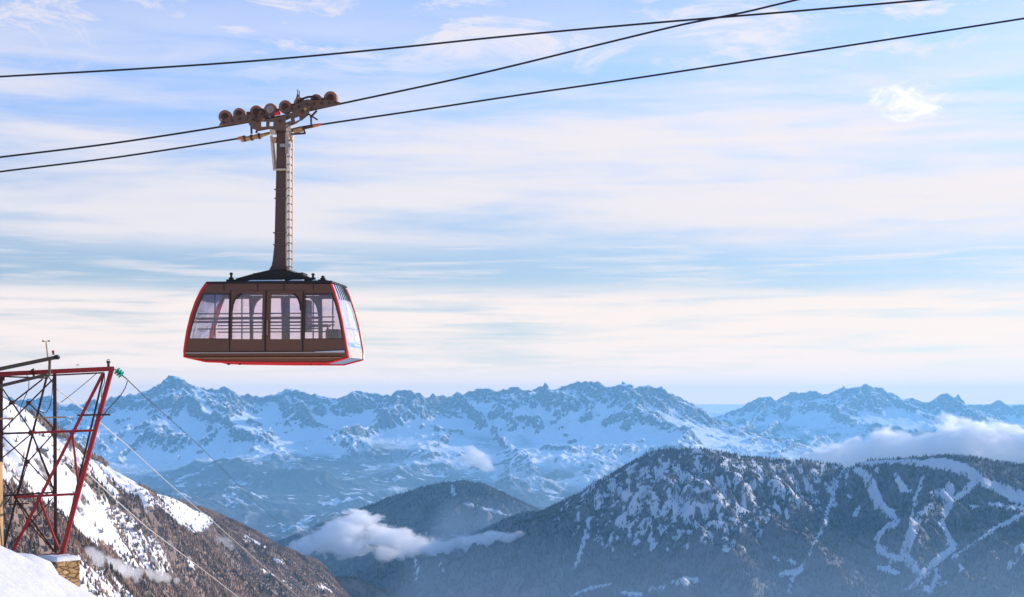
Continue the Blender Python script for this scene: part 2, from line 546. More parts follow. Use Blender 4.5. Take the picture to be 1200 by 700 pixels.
right_crest = [(500, 684, 7350), (542, 650, 7150), (583, 614, 6900), (614, 601, 6750), (637, 598.6, 6600), (668, 584, 6400), (700, 568.5, 6200), (722, 555, 6100), (741, 542.5, 6000),
               (758, 532, 5950), (770, 528, 5900), (783, 526.7, 5900), (805, 525.5, 5900), (825, 526, 5900), (846, 529, 5950), (875, 535, 6000), (908, 537.5, 6100),
               (942, 539, 6150), (971, 543, 6200), (996, 546.7, 6200), (1017, 539, 6100), (1054, 536.7, 6050), (1096, 534, 6000), (1112, 532.5, 6000),
               (1133, 534, 6000), (1158, 539, 6030), (1200, 544.6, 6080), (1300, 556, 6150), (1500, 600, 6400)]
centre_crest = [(300, 668, 8900), (340, 640, 8850), (370, 620, 8800), (396, 607, 8700), (415, 600, 8650), (437, 590.7, 8600), (462, 581, 8550), (494, 571.7, 8500), (516, 566, 8450), (541, 563.7, 8400),
                (564, 566, 8400), (583, 575, 8450), (605, 586, 8500), (640, 601, 8600), (700, 625, 8700)]
cellm = 11.0
xs = np.arange(-3000, 3700, cellm); ys = np.arange(3700, 10400, cellm)
X, Y = np.meshgrid(xs, ys)
wx = X + 60 * fbm(X, Y, 420, 4, 305); wy = Y + 60 * fbm(X, Y, 420, 4, 309)
rc = [at(*q) for q in right_crest]; cc = [at(*q) for q in centre_crest]
Lr = 1750 * (1 + 0.18 * fbm(X, Y, 1200, 3, 321))
Ha, Da = cones(X, Y, rc, FLOOR, Lr)
Hb, Db = cones(X, Y, cc, FLOOR, 1500 * (1 + 0.2 * fbm(X, Y, 900, 3, 325)))
Haw, _ = cones(wx, wy, rc, FLOOR, Lr)
k = smooth(30, 260, np.minimum(Da, Db))
H = np.maximum(Ha * (1 - k) + Haw * k, Hb)
for sp_, LL in [
                ([(700, 568, 6200), (716, 600, 5850), (740, 650, 5500)], 500),
                ([(1017, 539, 6100), (1035, 560, 5850), (1070, 605, 5450), (1085, 650, 5200)], 600),
                ([(541, 564, 8400), (566, 590, 8050), (600, 615, 7600)], 700), ([(494, 571, 8500), (492, 600, 8100), (500, 640, 7700)], 700)]:
    Hs, _ = cones(wx, wy, [at(*q) for q in sp_], FLOOR, LL)
    H = smax(H, Hs - 55, 110)
Dm = np.minimum(Da, Db)
env = smooth(10, 420, Dm)
H += env * (120 * (ridged(wx, wy, 520, 5, 341) - 0.45) + 22 * (ridged(X, Y, 150, 3, 347) - 0.4))
H += smooth(0, 60, Dm) * 4 * fbm(X, Y, 60, 3, 349)
H = erode(H, cellm, 9, 16000, 44, 0.3, keep=smooth(20, 160, Dm), seed=9)
edge = smooth(0, 400, X - xs[0]) * smooth(0, 500, Y - ys[0]) * smooth(0, 500, ys[-1] - Y)
H = (FLOOR - 90) * (1 - edge) + H * edge
Hmid, xm0, ym0 = H, xs[0], ys[0]

PX, PY = pxy(X, Y, H)
runs = [
    [(989, 548, 3), (977, 576.5, 3.4), (968, 605, 4.2), (965.5, 619, 3.6), (954, 638, 3), (943.7, 656, 2.6), (936, 669, 4), (928, 678, 3), (923, 700, 2)],
    [(914, 675, 3), (922, 672, 8), (932, 671, 9), (938, 668, 6)], [(906, 654, 3), (914, 655, 3)], [(925, 657, 3), (931, 661, 5)],
    [(1000, 547, 7), (1016, 558.5, 11), (1023, 574, 14), (1031, 592, 15), (1044, 602, 13), (1051.7, 611, 7)],
    [(1052, 612, 6), (1039, 618, 5), (1031, 625, 6), (1027, 633, 7), (1032, 646, 9), (1044, 652, 8), (1059, 655, 7)],
    [(1054, 608, 4), (1063, 609.5, 4), (1077, 612, 5)], [(1072, 613, 12), (1066, 630, 13), (1060, 651, 14), (1070, 661, 9), (1077, 672, 12), (1085, 670, 10), (1090, 663, 7)],
    [(1082, 558, 4), (1077, 572, 4), (1072, 587, 4), (1068, 607, 3.4)], [(1092, 592, 6), (1080, 603, 8), (1070, 611, 6)],
    [(1113, 568, 9), (1110, 580, 20), (1111, 592, 15), (1107, 602, 9), (1103, 612.5, 6), (1110, 625, 8), (1117, 641, 11), (1107, 650, 9), (1090, 664, 8), (1084, 674, 6), (1077, 682, 5), (1059, 692, 3)],
    [(1096, 577, 9), (1110, 580, 12)], [(1117, 585, 8), (1131, 577, 8), (1144, 562, 12)],
    [(1200, 602, 5), (1180, 612.5, 6), (1165, 620, 5), (1152, 630, 4), (1126, 647, 2), (1117, 652, 3)], [(1240, 592, 6), (1200, 602, 5)],
    [(1097, 668, 6), (1099, 677, 6), (1090, 690, 7)], [(1102, 685, 4), (1114, 683, 4)], [(1030, 665, 7), (1040, 668, 9), (1051, 671, 7)], [(1045, 655, 3), (1041, 666, 3)],
    [(1121, 662, 4), (1126, 665, 7)], [(1197, 640, 10), (1190, 654, 12), (1184, 664, 8)],
    [(1050, 558, 6), (1057, 572, 10), (1067, 576, 5)], [(1002, 603, 8), (1006, 596, 3)], [(1138, 594, 6), (1144, 594, 5)],
    [(1075, 543, 8), (1105, 543, 16), (1130, 550, 16), (1146, 558, 12)], [(1000, 543, 5), (1040, 541, 5), (1075, 541, 7)],
    [(1147, 562, 10), (1170, 572, 16), (1190, 582, 18), (1215, 590, 20)], [(1160, 590, 6), (1200, 597, 6)], [(1085, 690, 8), (1092, 694, 4)],
    [(789, 683, 3), (800, 681, 9), (816, 680, 8)], [(730, 695, 5), (748, 697, 7)], [(757, 690, 4), (770, 690, 3), (782, 688, 3)], [(672, 698, 3), (690, 690, 4), (717, 685, 3)],
    [(689, 618, 5), (684, 636, 5), (677, 655, 4), (673, 668, 3)], [(486, 655, 4), (489, 668, 4), (487, 676, 3)], [(517, 660, 3), (519, 670, 3)],
    [(530, 570, 3), (532, 580, 6)], [(545, 590, 3), (575, 598, 3), (598, 604, 3)]]
runm = capsules(PX + 1.0 * fbm(X, Y, 60, 3, 361), PY + 0.8 * fbm(X, Y, 60, 3, 362), runs)
face = (np.exp(-(((PX - 790) / 120) ** 2 + ((PY - 585) / 52) ** 2)) * 1.25 + 0.6 * np.exp(-(((PX - 945) / 45) ** 2 + ((PY - 568) / 28) ** 2))
        + 0.35 * np.exp(-(((PX - 1020) / 120) ** 2 + ((PY - 548) / 12) ** 2)))
face = np.where(PX > 470, face, 0)
gullies = fbm(X * 1.0, Y * 0.45, 36, 4, 371, 0.8)
dens = 1.20 - 0.66 * face + 2.1 * gullies * np.clip(face * 2, 0, 1)
dens = np.where((PX > 400) & (PX < 640) & (Y > 7400), 1.2, dens)
dens = np.where(runm > 0, 0, np.clip(dens, 0, 1))
cover = smooth(0.35, 0.95, dens) * np.where(runm > -0.3, 0.0, 1.0)
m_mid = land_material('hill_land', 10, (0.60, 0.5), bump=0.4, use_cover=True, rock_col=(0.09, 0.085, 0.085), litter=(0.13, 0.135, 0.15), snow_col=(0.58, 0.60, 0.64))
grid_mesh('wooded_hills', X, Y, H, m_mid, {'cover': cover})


def tree_material(name, dark, light, snow=0.25):
    m, t, b = new_mat(name)
    a = t.node('ShaderNodeAttribute', attribute_name='tint')
    geo = t.node('ShaderNodeNewGeometry')
    sp = t.node('ShaderNodeSeparateXYZ'); t.l.new(geo.outputs['Normal'], sp.inputs[0])
    n = t.noise(geo.outputs['Position'], 0.6, 3, 0.6)
    c = t.mix(a.outputs['Fac'], dark, light)
    c = t.mix(t.math('MULTIPLY', t.ramp(t.math('ADD', sp.outputs[2], n), 0.85, 1.25), snow), c, (0.8, 0.82, 0.86))
    t.put(b.inputs['Base Color'], c)
    b.inputs['Roughness'].default_value = 0.9
    b.inputs['Specular IOR Level'].default_value = 0.05
    return m


def firs(name, x, y, z, hgt, mat, sides=6, tiers=2, wid=0.2, seed=0):
    """many small conifers as one mesh: ragged stacked skirts"""
    r = np.random.default_rng(seed)
    n = len(x)
    Vs = []; Fs = []; per = tiers * (sides + 1)
    for q in range(tiers):
        base = 0.06 + 0.34 * q * 2 / tiers; top = (0.62 if q < tiers - 1 else 1.0) if tiers == 2 else min(1.0, base + 0.5)
        if q == tiers - 1: top = 1.0
        rad = wid * (1 - 0.42 * q * 2 / tiers)
        a = np.linspace(0, 2 * math.pi, sides, endpoint=False)[None, :] + r.random((n, 1)) * 6.28
        rr = rad * hgt[:, None] * (0.72 + 0.56 * r.random((n, sides)))
        ring = np.stack([x[:, None] + rr * np.cos(a), y[:, None] + rr * np.sin(a), z[:, None] + hgt[:, None] * (base + 0.1 * r.random((n, sides)))], -1)
        tip = np.stack([x + 0.02 * hgt * (r.random(n) - 0.5), y, z + hgt * top], -1)[:, None, :]
        Vs += [ring, tip]
        o = q * (sides + 1)
        Fs += [(o + i, o + (i + 1) % sides, o + sides) for i in range(sides)]
    V = np.concatenate(Vs, 1).reshape(-1, 3)
    Fc = (np.array(Fs)[None] + (np.arange(n) * per)[:, None, None]).reshape(-1, 3)
    me = mesh_from(name, V, Fc, [mat], False)
    at_ = me.attributes.new('tint', 'FLOAT', 'POINT')
    at_.data.foreach_set('value', np.repeat(np.clip(0.55 * r.random(n) + 0.75 * (0.3 + fbm(x, y, 70, 3, 900 + seed)), 0, 1), per).astype(np.float32))
    return link(name, me)


N = 520000
tx = rng.uniform(-2300, 3000, N); ty = rng.uniform(4300, 9600, N)
gi = (tx - xm0) / cellm; gj = (ty - ym0) / cellm
tz = bilin(Hmid, gi, gj)
qx, qy = pxy(tx, ty, tz)
dn = bilin(dens, gi, gj)
clump = 0.5 + 0.5 * fbm(tx, ty, 45, 3, 381)
ok = (qx > -40) & (qx < 1290) & (qy < 735) & (rng.random(N) < np.clip(dn * (0.55 + 0.9 * clump), 0, 1)) & (tz > FLOOR + 20)
ok &= (dn > 0.02)
tx, ty, tz = tx[ok], ty[ok], tz[ok]
th = rng.uniform(6, 15, len(tx)) * (0.85 + 0.3 * rng.random(len(tx)))
m_fir_far = tree_material('distant_conifers', (0.016, 0.024, 0.024), (0.095, 0.09, 0.088), 0.4)
wd = firs('hillside_forest', tx, ty, tz - 0.8, th, m_fir_far, 5, 2, 0.2, 11)
tag(wd, 'dense dark conifer woods covering the hazy hills in the middle distance', 'forest', kind='stuff')
print('far trees', len(tx))

# ------------------------------------------------------------------ near mountainside on the left
ctrl = [(-60, 440, 2350), (0, 470, 2570), (30, 503, 2700), (60, 520, 2850), (100, 541, 3100), (130, 555, 3300), (170, 573, 3600), (205, 585, 3850), (240, 598, 4100),
        (270, 611, 4300), (300, 625, 4500), (340, 645, 4800), (380, 665, 5100), (420, 682, 5400), (460, 694, 5700), (500, 706, 5900),
        (0, 492, 2150), (-60, 474, 2000), (30, 516, 2150), (40, 524, 2050), (75, 548, 2150), (110, 572, 2300), (150, 595, 2500), (200, 628, 2750), (250, 660, 3000), (300, 695, 3250),
        (45, 560, 2010), (70, 590, 2080), (115, 628, 2200), (160, 655, 2400), (200, 680, 2600), (240, 712, 2750),
        (0, 545, 1500), (30, 580, 1600), (70, 612, 1700), (110, 650, 1780), (150, 685, 1850), (180, 715, 1900), (-60, 500, 1450),
        (30, 650, 1450), (80, 700, 1500), (130, 740, 1550), (60, 760, 1300), (-50, 640, 1300),
        (400, 705, 4650), (350, 705, 3900), (500, 800, 4500), (400, 850, 3500), (300, 850, 2500), (700, 800, 5500), (600, 900, 4000), (700, 1000, 3000), (500, 1000, 2000), (300, 1000, 1500),
        (560, 745, 6200), (650, 760, 6400), (440, 760, 5200)]
cp = [at(*q) for q in ctrl] + [(-1200, 3000, -300), (-1300, 4500, -650), (-1100, 5800, -950), (-1400, 2300, -60), (-1000, 6500, -1200), (-400, 6700, -1250), (200, 6600, -1300),
                               (-1500, 1500, 60), (-1200, 900, 0), (-300, 900, -420), (400, 1500, -700), (500, 3000, -1100), (500, 5000, -1200)]
cp = np.array(cp)
c0 = 45.0


def kern(ax, ay, bx, by):
    return np.sqrt((ax[:, None] - bx[None]) ** 2 + (ay[:, None] - by[None]) ** 2 + c0 * c0)


A = kern(cp[:, 0], cp[:, 1], cp[:, 0], cp[:, 1])
n = len(cp)
M = np.zeros((n + 3, n + 3)); M[:n, :n] = A
M[:n, n] = M[n, :n] = 1; M[:n, n + 1] = M[n + 1, :n] = cp[:, 0]; M[:n, n + 2] = M[n + 2, :n] = cp[:, 1]
w_ = np.linalg.solve(M, np.concatenate([cp[:, 2], np.zeros(3)]))
celln = 6.5
xs = np.arange(-1560, 620, celln); ys = np.arange(880, 6900, celln)
X, Y = np.meshgrid(xs, ys)
H = w_[n] + w_[n + 1] * X + w_[n + 2] * Y
for i in range(n):
    H += w_[i] * np.sqrt((X - cp[i, 0]) ** 2 + (Y - cp[i, 1]) ** 2 + c0 * c0)
cline = [at(*q) for q in ctrl[:16]]
_, Dc = cones(X, Y, cline, -2000, 1000)
wx = X + 30 * fbm(X, Y, 200, 3, 405); wy = Y + 30 * fbm(X, Y, 200, 3, 409)
env = smooth(0, 160, Dc)
H += env * (22 * (ridged(wx, wy, 260, 5, 441) - 0.45)) + (0.25 + 0.75 * env) * 6 * fbm(X, Y, 70, 4, 447)
H = erode(H, celln, 7, 14000, 44, 0.3, keep=smooth(0, 120, Dc), seed=15)
edge = smooth(0, 120, X - xs[0]) * smooth(0, 150, xs[-1] - X) * smooth(0, 300, ys[-1] - Y)
H = (FLOOR - 60) * (1 - edge) + H * edge
Hn, xn0, yn0 = H, xs[0], ys[0]
PX, PY = pxy(X, Y, H)
j1 = 4 * fbm(X, Y, 90, 4, 461); j2 = 4 * fbm(X, Y, 90, 4, 462)
qx, qy = PX + j1, PY + j2
snow_poly = [(-80, 380), (0, 455), (60, 505), (100, 532), (153, 558), (173, 570), (207, 587), (243, 604), (250, 612), (238, 626), (230, 629), (213, 616), (193, 602), (170, 588),
             (148, 580), (117, 563), (97, 551), (70, 541), (30, 520), (-80, 480)]
gully_poly = [(-80, 480), (30, 520), (75, 545), (110, 575), (128, 600), (135, 640), (110, 640), (70, 604), (35, 575), (-80, 520)]
mix_poly = [(110, 575), (150, 600), (190, 640), (205, 672), (160, 668), (135, 650), (128, 600)]
low_poly = [(92, 652), (120, 662), (150, 690), (170, 720), (90, 760), (40, 720), (60, 670)]
dens = np.ones(X.shape) * 0.95
dens[inpoly(qx, qy, low_poly)] = 0.30
dens[inpoly(qx, qy, mix_poly)] = 0.42
dens[inpoly(qx, qy, gully_poly)] = 0.03
sn_ = inpoly(qx, qy, snow_poly)
dens[sn_] = 0.015
dens[sn_ & (capsules(qx, qy, [[(163, 566, 6), (178, 582, 8), (200, 602, 6)], [(100, 545, 3), (140, 572, 5)]]) > 0)] = 0.5
dens[(capsules(qx, qy, [[(287, 631, 4), (298, 635, 5), (309, 640, 3)], [(374, 687, 5), (392, 693, 3)], [(300, 665, 2), (330, 678, 2), (350, 690, 3)], [(316, 652, 3), (332, 660, 3)], [(213, 655, 3), (228, 668, 4)]]) > 0)] = 0.05
dens = np.clip(dens + 0.35 * fbm(X, Y, 110, 4, 471) * (dens > 0.2), 0, 1)
cover = smooth(0.3, 0.9, dens)
m_near = land_material('mountainside_land', 5, (0.40, 0.28), bump=0.35, use_cover=True, rock_col=(0.14, 0.115, 0.10), litter=(0.27, 0.20, 0.165))
grid_mesh('mountainside', X, Y, H, m_near, {'cover': cover * 0.85})

N = 900000
ty = 1000 + 5400 * rng.random(N) ** 0.8; tx = ty * rng.uniform(-0.36, 0.02, N)
gi = (tx - xn0) / celln; gj = (ty - yn0) / celln
tz = bilin(Hn, gi, gj)
dn = bilin(dens, gi, gj)
qx, qy = pxy(tx, ty, tz)
clump = 0.5 + 0.5 * fbm(tx, ty, 30, 3, 481)
# denser wood where the slope lies farther away, where each tree covers less of the ground in view
ok = (qx > -50) & (qx < 620) & (qy < 750) & (rng.random(N) < np.clip(dn * (0.45 + 0.7 * clump), 0, 1)) & (dn > 0.01)
tx, ty, tz, qx, qy = tx[ok], ty[ok], tz[ok], qx[ok], qy[ok]
th = rng.uniform(4.5, 10.5, len(tx))
m_fir = tree_material('conifer_needles', (0.05, 0.042, 0.026), (0.42, 0.27, 0.19), 0.3)
# the 300 that show largest become trees of their own
siz = th / ty * ((qx > 0) & (qx < 480) & (qy > 530) & (qy < 697))
big = np.argsort(-siz)[:290]
mask = np.ones(len(tx), bool); mask[big] = False
wn = firs('mountainside_forest', tx[mask], ty[mask], tz[mask] - 0.6, th[mask], m_fir, 5, 2, 0.24, 13)
tag(wn, 'brown and dark green conifer woods on the near mountainside', 'forest', kind='stuff')
print('near trees', len(tx))


def fir_proto(kind):
    """a single conifer: tapered trunk with ragged skirts of branches, 1 m tall"""
    r = random.Random(kind * 31 + 5)
    V = []; Fc = []
    for a in range(6):
        V.append((0.022 * math.cos(a * 1.047), 0.022 * math.sin(a * 1.047), 0.0))
    V.append((0, 0, 0.9))
    Fc += [(a, (a + 1) % 6, 6) for a in range(6)]
    T = 6
    for q in range(T):
        b = len(V)
        zb = 0.10 + 0.80 * q / T; zt = min(1.0, zb + 0.26)
        rad = 0.20 * (1 - q / T) ** 0.8 + 0.02
        S = 9
        for a in range(S):
            rr = rad * (1.12 if a % 2 == 0 else 0.62) * r.uniform(0.75, 1.15)
            th_ = a * 2 * math.pi / S + q
            V.append((rr * math.cos(th_), rr * math.sin(th_), zb - (0.03 if a % 2 == 0 else 0) + r.uniform(0, 0.03)))
        V.append((0, 0, zt))
        Fc += [(b + a, b + (a + 1) % S, b + S) for a in range(S)]
    me = mesh_from('conifer', V, Fc, [m_fir], False)
    at_ = me.attributes.new('tint', 'FLOAT', 'POINT')
    at_.data.foreach_set('value', [(0.1, 0.5, 0.95)[kind]] * len(V))
    return me


protos = [fir_proto(0), fir_proto(1), fir_proto(2)]
tree_words = ['dark green fir standing in the sunlit wood on the near mountainside', 'olive brown conifer standing in the sunlit wood on the near mountainside', 'pale brown winter larch standing in the sunlit wood on the near mountainside']
for n_, i in enumerate(big):
    kd = int(rng.integers(0, 3))
    o = link('conifer', protos[kd])
    o.location = (tx[i], ty[i], tz[i] - 0.4)
    h_ = th[i]
    o.scale = (h_, h_, h_); o.rotation_euler = (0, 0, rng.uniform(0, 6.28))
    tag(o, tree_words[kd], 'tree', ['dark firs of the near wood', 'olive conifers of the near wood', 'winter larches of the near wood'][kd])

# ------------------------------------------------------------------ sea of cloud at the horizon (beyond the haze box)
xs = np.linspace(-95000, 95000, 260); rows = np.concatenate([[39800, 40200], np.geomspace(40900, 240000, 120)])
X, Y = np.meshgrid(xs, rows)
Z = -270 + 60 * fbm(X, Y, 5200, 5, 501) + 25 * fbm(X, Y, 1300, 3, 507)
Z[0] = FLOOR - 60; Z[1] = -700
cm, t, b = new_mat('sea_of_cloud')
b.inputs['Base Color'].default_value = (0.88, 0.88, 0.9, 1)
b.inputs['Roughness'].default_value = 1.0
b.inputs['Specular IOR Level'].default_value = 0.0
o = grid_mesh('cloud_sea', X, Y, Z, cm)
o['kind'] = 'stuff'


# ------------------------------------------------------------------ low clouds as real volumes
def hit_near(px, py):
    """depth at which the ray through a photo pixel meets the near mountainside"""
    for D in np.arange(1100, 6000, 12.0):
        x, y, z = at(px, py, D)
        if z < bilin(Hn, np.array([(x - xn0) / celln]), np.array([(y - yn0) / celln]))[0]:
            return D
    return 6000.0


def cloud(label, lobes, dens=0.05, wl=0.5, edge=1.3, flat=1.0, group=None, seed=0.0, col=(1.0, 1.0, 1.0), deep=1.0, wide=1.0):
    """lobes: (px, py, radius in photo pixels, depth). Each lobe is an ellipsoid; 3D noise frays the union of them."""
    pts = []
    for (px, py, r, D) in lobes:
        r = r * 1.15
        x, y, z = at(px, py, D)
        pts.append((x, y, z, r / F * D))
    c = np.array([[p[0], p[1], p[2]] for p in pts]); rad = np.array([p[3] for p in pts])
    cen = c.mean(0)
    # outer skin: one lumpy closed mesh round all lobes
    bm = bmesh.new()
    for (x, y, z, r) in pts:
        bmesh.ops.create_icosphere(bm, subdivisions=2, radius=1.0, matrix=Matrix.Translation(Vector((x, y, z)) - Vector(cen)) @ Matrix.Diagonal((r * wide * 1.7, r * 1.7 * deep, r * 1.7 * flat, 1)))
    bm2 = bmesh.ops.convex_hull(bm, input=bm.verts)
    junk = [e for e in bm2['geom_interior'] if isinstance(e, bmesh.types.BMVert)] + [e for e in bm2['geom_unused'] if isinstance(e, bmesh.types.BMVert)]
    bmesh.ops.delete(bm, geom=list(set(junk)), context='VERTS')
    loose = [f for f in bm.faces if not all(len(e.link_faces) == 2 for e in f.edges)]
    me = bpy.data.meshes.new('cloud'); bm.to_mesh(me); bm.free()
    m = bpy.data.materials.new('cloud_vapour'); m.use_nodes = True
    t = NT(m.node_tree); t.n.remove(t.n['Principled BSDF'])
    P = t.node('ShaderNodeNewGeometry').outputs['Position']
    R_ = float(np.median(rad))
    PS = t.mapping(P, scale=(0.62, 0.62, 1.0))
    nz = t.noise(PS, 1.0 / (R_ * wl * 1.5), 8, 0.66, 0.3)
    best = None
    for (x, y, z, r) in pts:
        v = t.mapping(P, (-x / (r * wide), -y / (r * deep), -z / (r * flat)), (0, 0, 0), (1 / (r * wide), 1 / (r * deep), 1 / (r * flat)))
        ln = t.node('ShaderNodeVectorMath', operation='LENGTH'); t.put(ln.inputs[0], v)
        q = t.math('SUBTRACT', 1.0, ln.outputs['Value'])
        if best is None:
            best = q
        else:
            n_ = t.node('ShaderNodeMath', operation='SMOOTH_MAX'); t.put(n_.inputs[0], best); t.put(n_.inputs[1], q); n_.inputs[2].default_value = 0.45
            best = n_.outputs[0]
    nb = t.noise(PS, 1.0 / (R_ * 0.45), 6, 0.7, 0.4)
    nz = t.math('ADD', t.math('MULTIPLY', nz, 0.7), t.math('MULTIPLY', nb, 0.3))
    f = t.math('ADD', best, t.math('MULTIPLY', t.math('SUBTRACT', nz, 0.5), edge * 2.2))
    d = t.math('MULTIPLY', t.ramp(f, 0.12, 0.42), dens)
    vs = t.node('ShaderNodeVolumePrincipled')
    vs.inputs['Color'].default_value = (*col, 1)
    vs.inputs['Anisotropy'].default_value = 0.3
    t.put(vs.inputs['Density'], d)
    t.l.new(vs.outputs[0], t.n['Material Output'].inputs['Volume'])
    m.cycles.volume_step_rate = 0.12
    me.materials.append(m)
    o = link('cloud', me)
    o.location = cen
    tag(o, label, 'cloud', group)
    return o


D1_ = 10200
cloud('large bright billowing cloud rising behind the wooded ridge with the ski runs',
      [(958, 548, 16, D1_), (980, 543, 22, D1_), (1005, 535, 24, D1_), (1036, 530, 27, D1_), (1064, 527, 26, D1_ + 80), (1096, 532, 26, D1_), (1130, 521, 32, D1_ + 60), (1158, 526, 24, D1_), (1190, 527, 27, D1_), (1230, 530, 34, D1_)],
      dens=0.022, wl=0.7, edge=1.6, wide=1.25)
cloud('long low white cloud bank in the valley below the rounded wooded hill',
      [(352, 642, 13, 6650), (378, 634, 19, 6700), (402, 626, 21, 6750), (424, 611, 14, 6800), (440, 628, 20, 6750), (466, 634, 19, 6500), (492, 640, 17, 6250), (518, 642, 15, 5980), (542, 639, 12, 5850), (410, 645, 14, 6650), (455, 648, 12, 6650), (340, 650, 12, 6650)],
      dens=0.028, wl=0.9, edge=1.7, wide=1.7, flat=0.85)
cloud('thin ragged wisp of cloud trailing right of the low cloud bank',
      [(564, 634, 10, 5720), (577, 629, 9, 5650), (592, 630, 6, 5450), (607, 626, 5, 5400)], dens=0.04, wl=1.2, edge=1.5, wide=2.2)
cloud('small white cloud floating over the far valley beyond the rounded hill',
      [(551, 527, 7, 16200), (557, 537, 11, 16200), (567, 543, 10, 16200), (547, 544, 6, 16200)], dens=0.012, wl=1.0, edge=1.4, wide=1.2)
wisps = [(106, 649, 9), (114, 655, 11), (124, 661, 12), (136, 666, 12), (148, 670, 11), (160, 673, 10), (172, 675, 9), (184, 677, 8), (196, 678, 6), (207, 680, 5)]
cloud('pinkish bank of mist lying in the gully of the near mountainside',
      [(a, b_, r, hit_near(a, b_ + 3) - 45) for a, b_, r in wisps], dens=0.045, wl=1.2, edge=1.25, deep=1.5)
cloud('faint scrap of mist over the brown wood on the near mountainside',
      [(a, b_, r, hit_near(a, b_ + 3) - 60) for a, b_, r in [(256, 632, 6), (264, 636, 8), (270, 641, 6)]], dens=0.012, wl=1.2, edge=0.7, deep=1.5)

# ------------------------------------------------------------------ snow underfoot
_mx = np.array([-60, -20, -9, -6.67, -6.44, -6.24, -5.97, -5.66, -5.4, -5.1, -4.6, -3.5, 0, 20, 60.0])
_mz = np.array([10, 2.2, -0.6, -1.87, -1.965, -2.07, -2.20, -2.38, -2.51, -2.70, -3.1, -4.3, -8.5, -26, -60.0])
_bx = np.array([-60, -30, -17.2, -16.4, -15.6, -15.0, -14.7, -14.3, -13.6, -12, -6, 20, 60.0])
_bz = np.array([6, -1.8, -4.75, -4.86, -4.95, -5.2, -5.7, -6.4, -7.6, -10.6, -20, -48, -80.0])
xs = np.concatenate([np.linspace(-60, -20, 24), np.arange(-19.7, -3, 0.12), np.linspace(-2.8, 60, 50)])
ys = np.concatenate([np.arange(-25, 6, 1.2), np.arange(6, 60, 0.25), np.geomspace(60.5, 110, 16)])
X, Y = np.meshgrid(xs, ys)
crest_z = np.interp(X, _mx, _mz) - 0.004 * np.clip(Y - 20, 0, 99) ** 2 - 0.0035 * np.clip(20 - Y, 0, 99) ** 2 * 1.4
crest_z = np.where(Y < 6, np.interp(X, _mx, _mz) - 0.0035 * 1.4 * 196, crest_z)
crest_z = np.minimum(crest_z, np.where(Y < 20, -0.135 * np.clip(Y, 13, 99) - 0.0 + 0 * X + np.where(X > -4.5, -0.4, 9), 99))
Ys = np.maximum(Y, 10)
r20 = np.interp(X * 20 / Ys, _mx, _mz) / 20; r50 = np.interp(X * 50 / Ys, _bx, _bz) / 50
kk = smooth(20.5, 44, Y)
Zb = Ys * (r20 * (1 - kk) + r50 * kk) - 0.02 * np.clip(Y - 53, 0, 99) ** 1.7 - 0.9 * np.exp(-((Y - 30) / 7) ** 2) * smooth(20, 24, Y)
Z = np.where(Y < 20, crest_z, Zb)
Z = Z + 0.05 * fbm(X, Y, 3.5, 4, 601) * smooth(2, 8, Y) * 0.5 + 0.012 * fbm(X, Y, 0.6, 3, 603)
edge_ = smooth(0, 14, 60 - np.abs(X)) * smooth(0, 40, 110 - Y)
Z = Z * edge_ + (-90) * (1 - edge_)
sm, t, b = new_mat('fresh_snow')
geo = t.node('ShaderNodeNewGeometry').outputs['Position']
t.put(b.inputs['Base Color'], t.mix(t.noise(geo, 0.5, 5, 0.6), (0.70, 0.68, 0.66), (0.62, 0.61, 0.60)))
b.inputs['Roughness'].default_value = 0.6
b.inputs['Specular IOR Level'].default_value = 0.25
bp = t.node('ShaderNodeBump'); bp.inputs['Strength'].default_value = 0.5; bp.inputs['Distance'].default_value = 0.10
t.put(bp.inputs['Height'], t.noise(geo, 2.2, 8, 0.6)); t.l.new(bp.outputs[0], b.inputs['Normal'])
grid_mesh('snow_ground', X, Y, Z, sm)

# ------------------------------------------------------------------ building blocks


def simple_mat(name, col, rough=0.6, metal=0.0, var=0.25, scale=6.0, bump=0.0, second=None, second_at=(0.55, 0.7), spec=0.3):
    m, t, b = new_mat(name)
    P = t.node('ShaderNodeTexCoord').outputs['Object']
    n = t.noise(P, scale, 6, 0.62)
    c = t.mix(n, tuple(q * (1 - var) for q in col), tuple(min(1, q * (1 + var)) for q in col))
    if second:
        n2 = t.noise(P, scale * 0.6, 7, 0.7, 0.4)
        c = t.mix(t.ramp(n2, *second_at), c, second)
    t.put(b.inputs['Base Color'], c)
    t.put(b.inputs['Roughness'], t.ramp(n, 0.2, 0.8, rough * 0.85, min(1, rough * 1.15)))
    b.inputs['Metallic'].default_value = metal
    b.inputs['Specular IOR Level'].default_value = spec
    if bump:
        bp = t.node('ShaderNodeBump'); bp.inputs['Strength'].default_value = bump; bp.inputs['Distance'].default_value = 0.02
        t.put(bp.inputs['Height'], t.noise(P, scale * 4, 6, 0.6)); t.l.new(bp.outputs[0], b.inputs['Normal'])
    return m


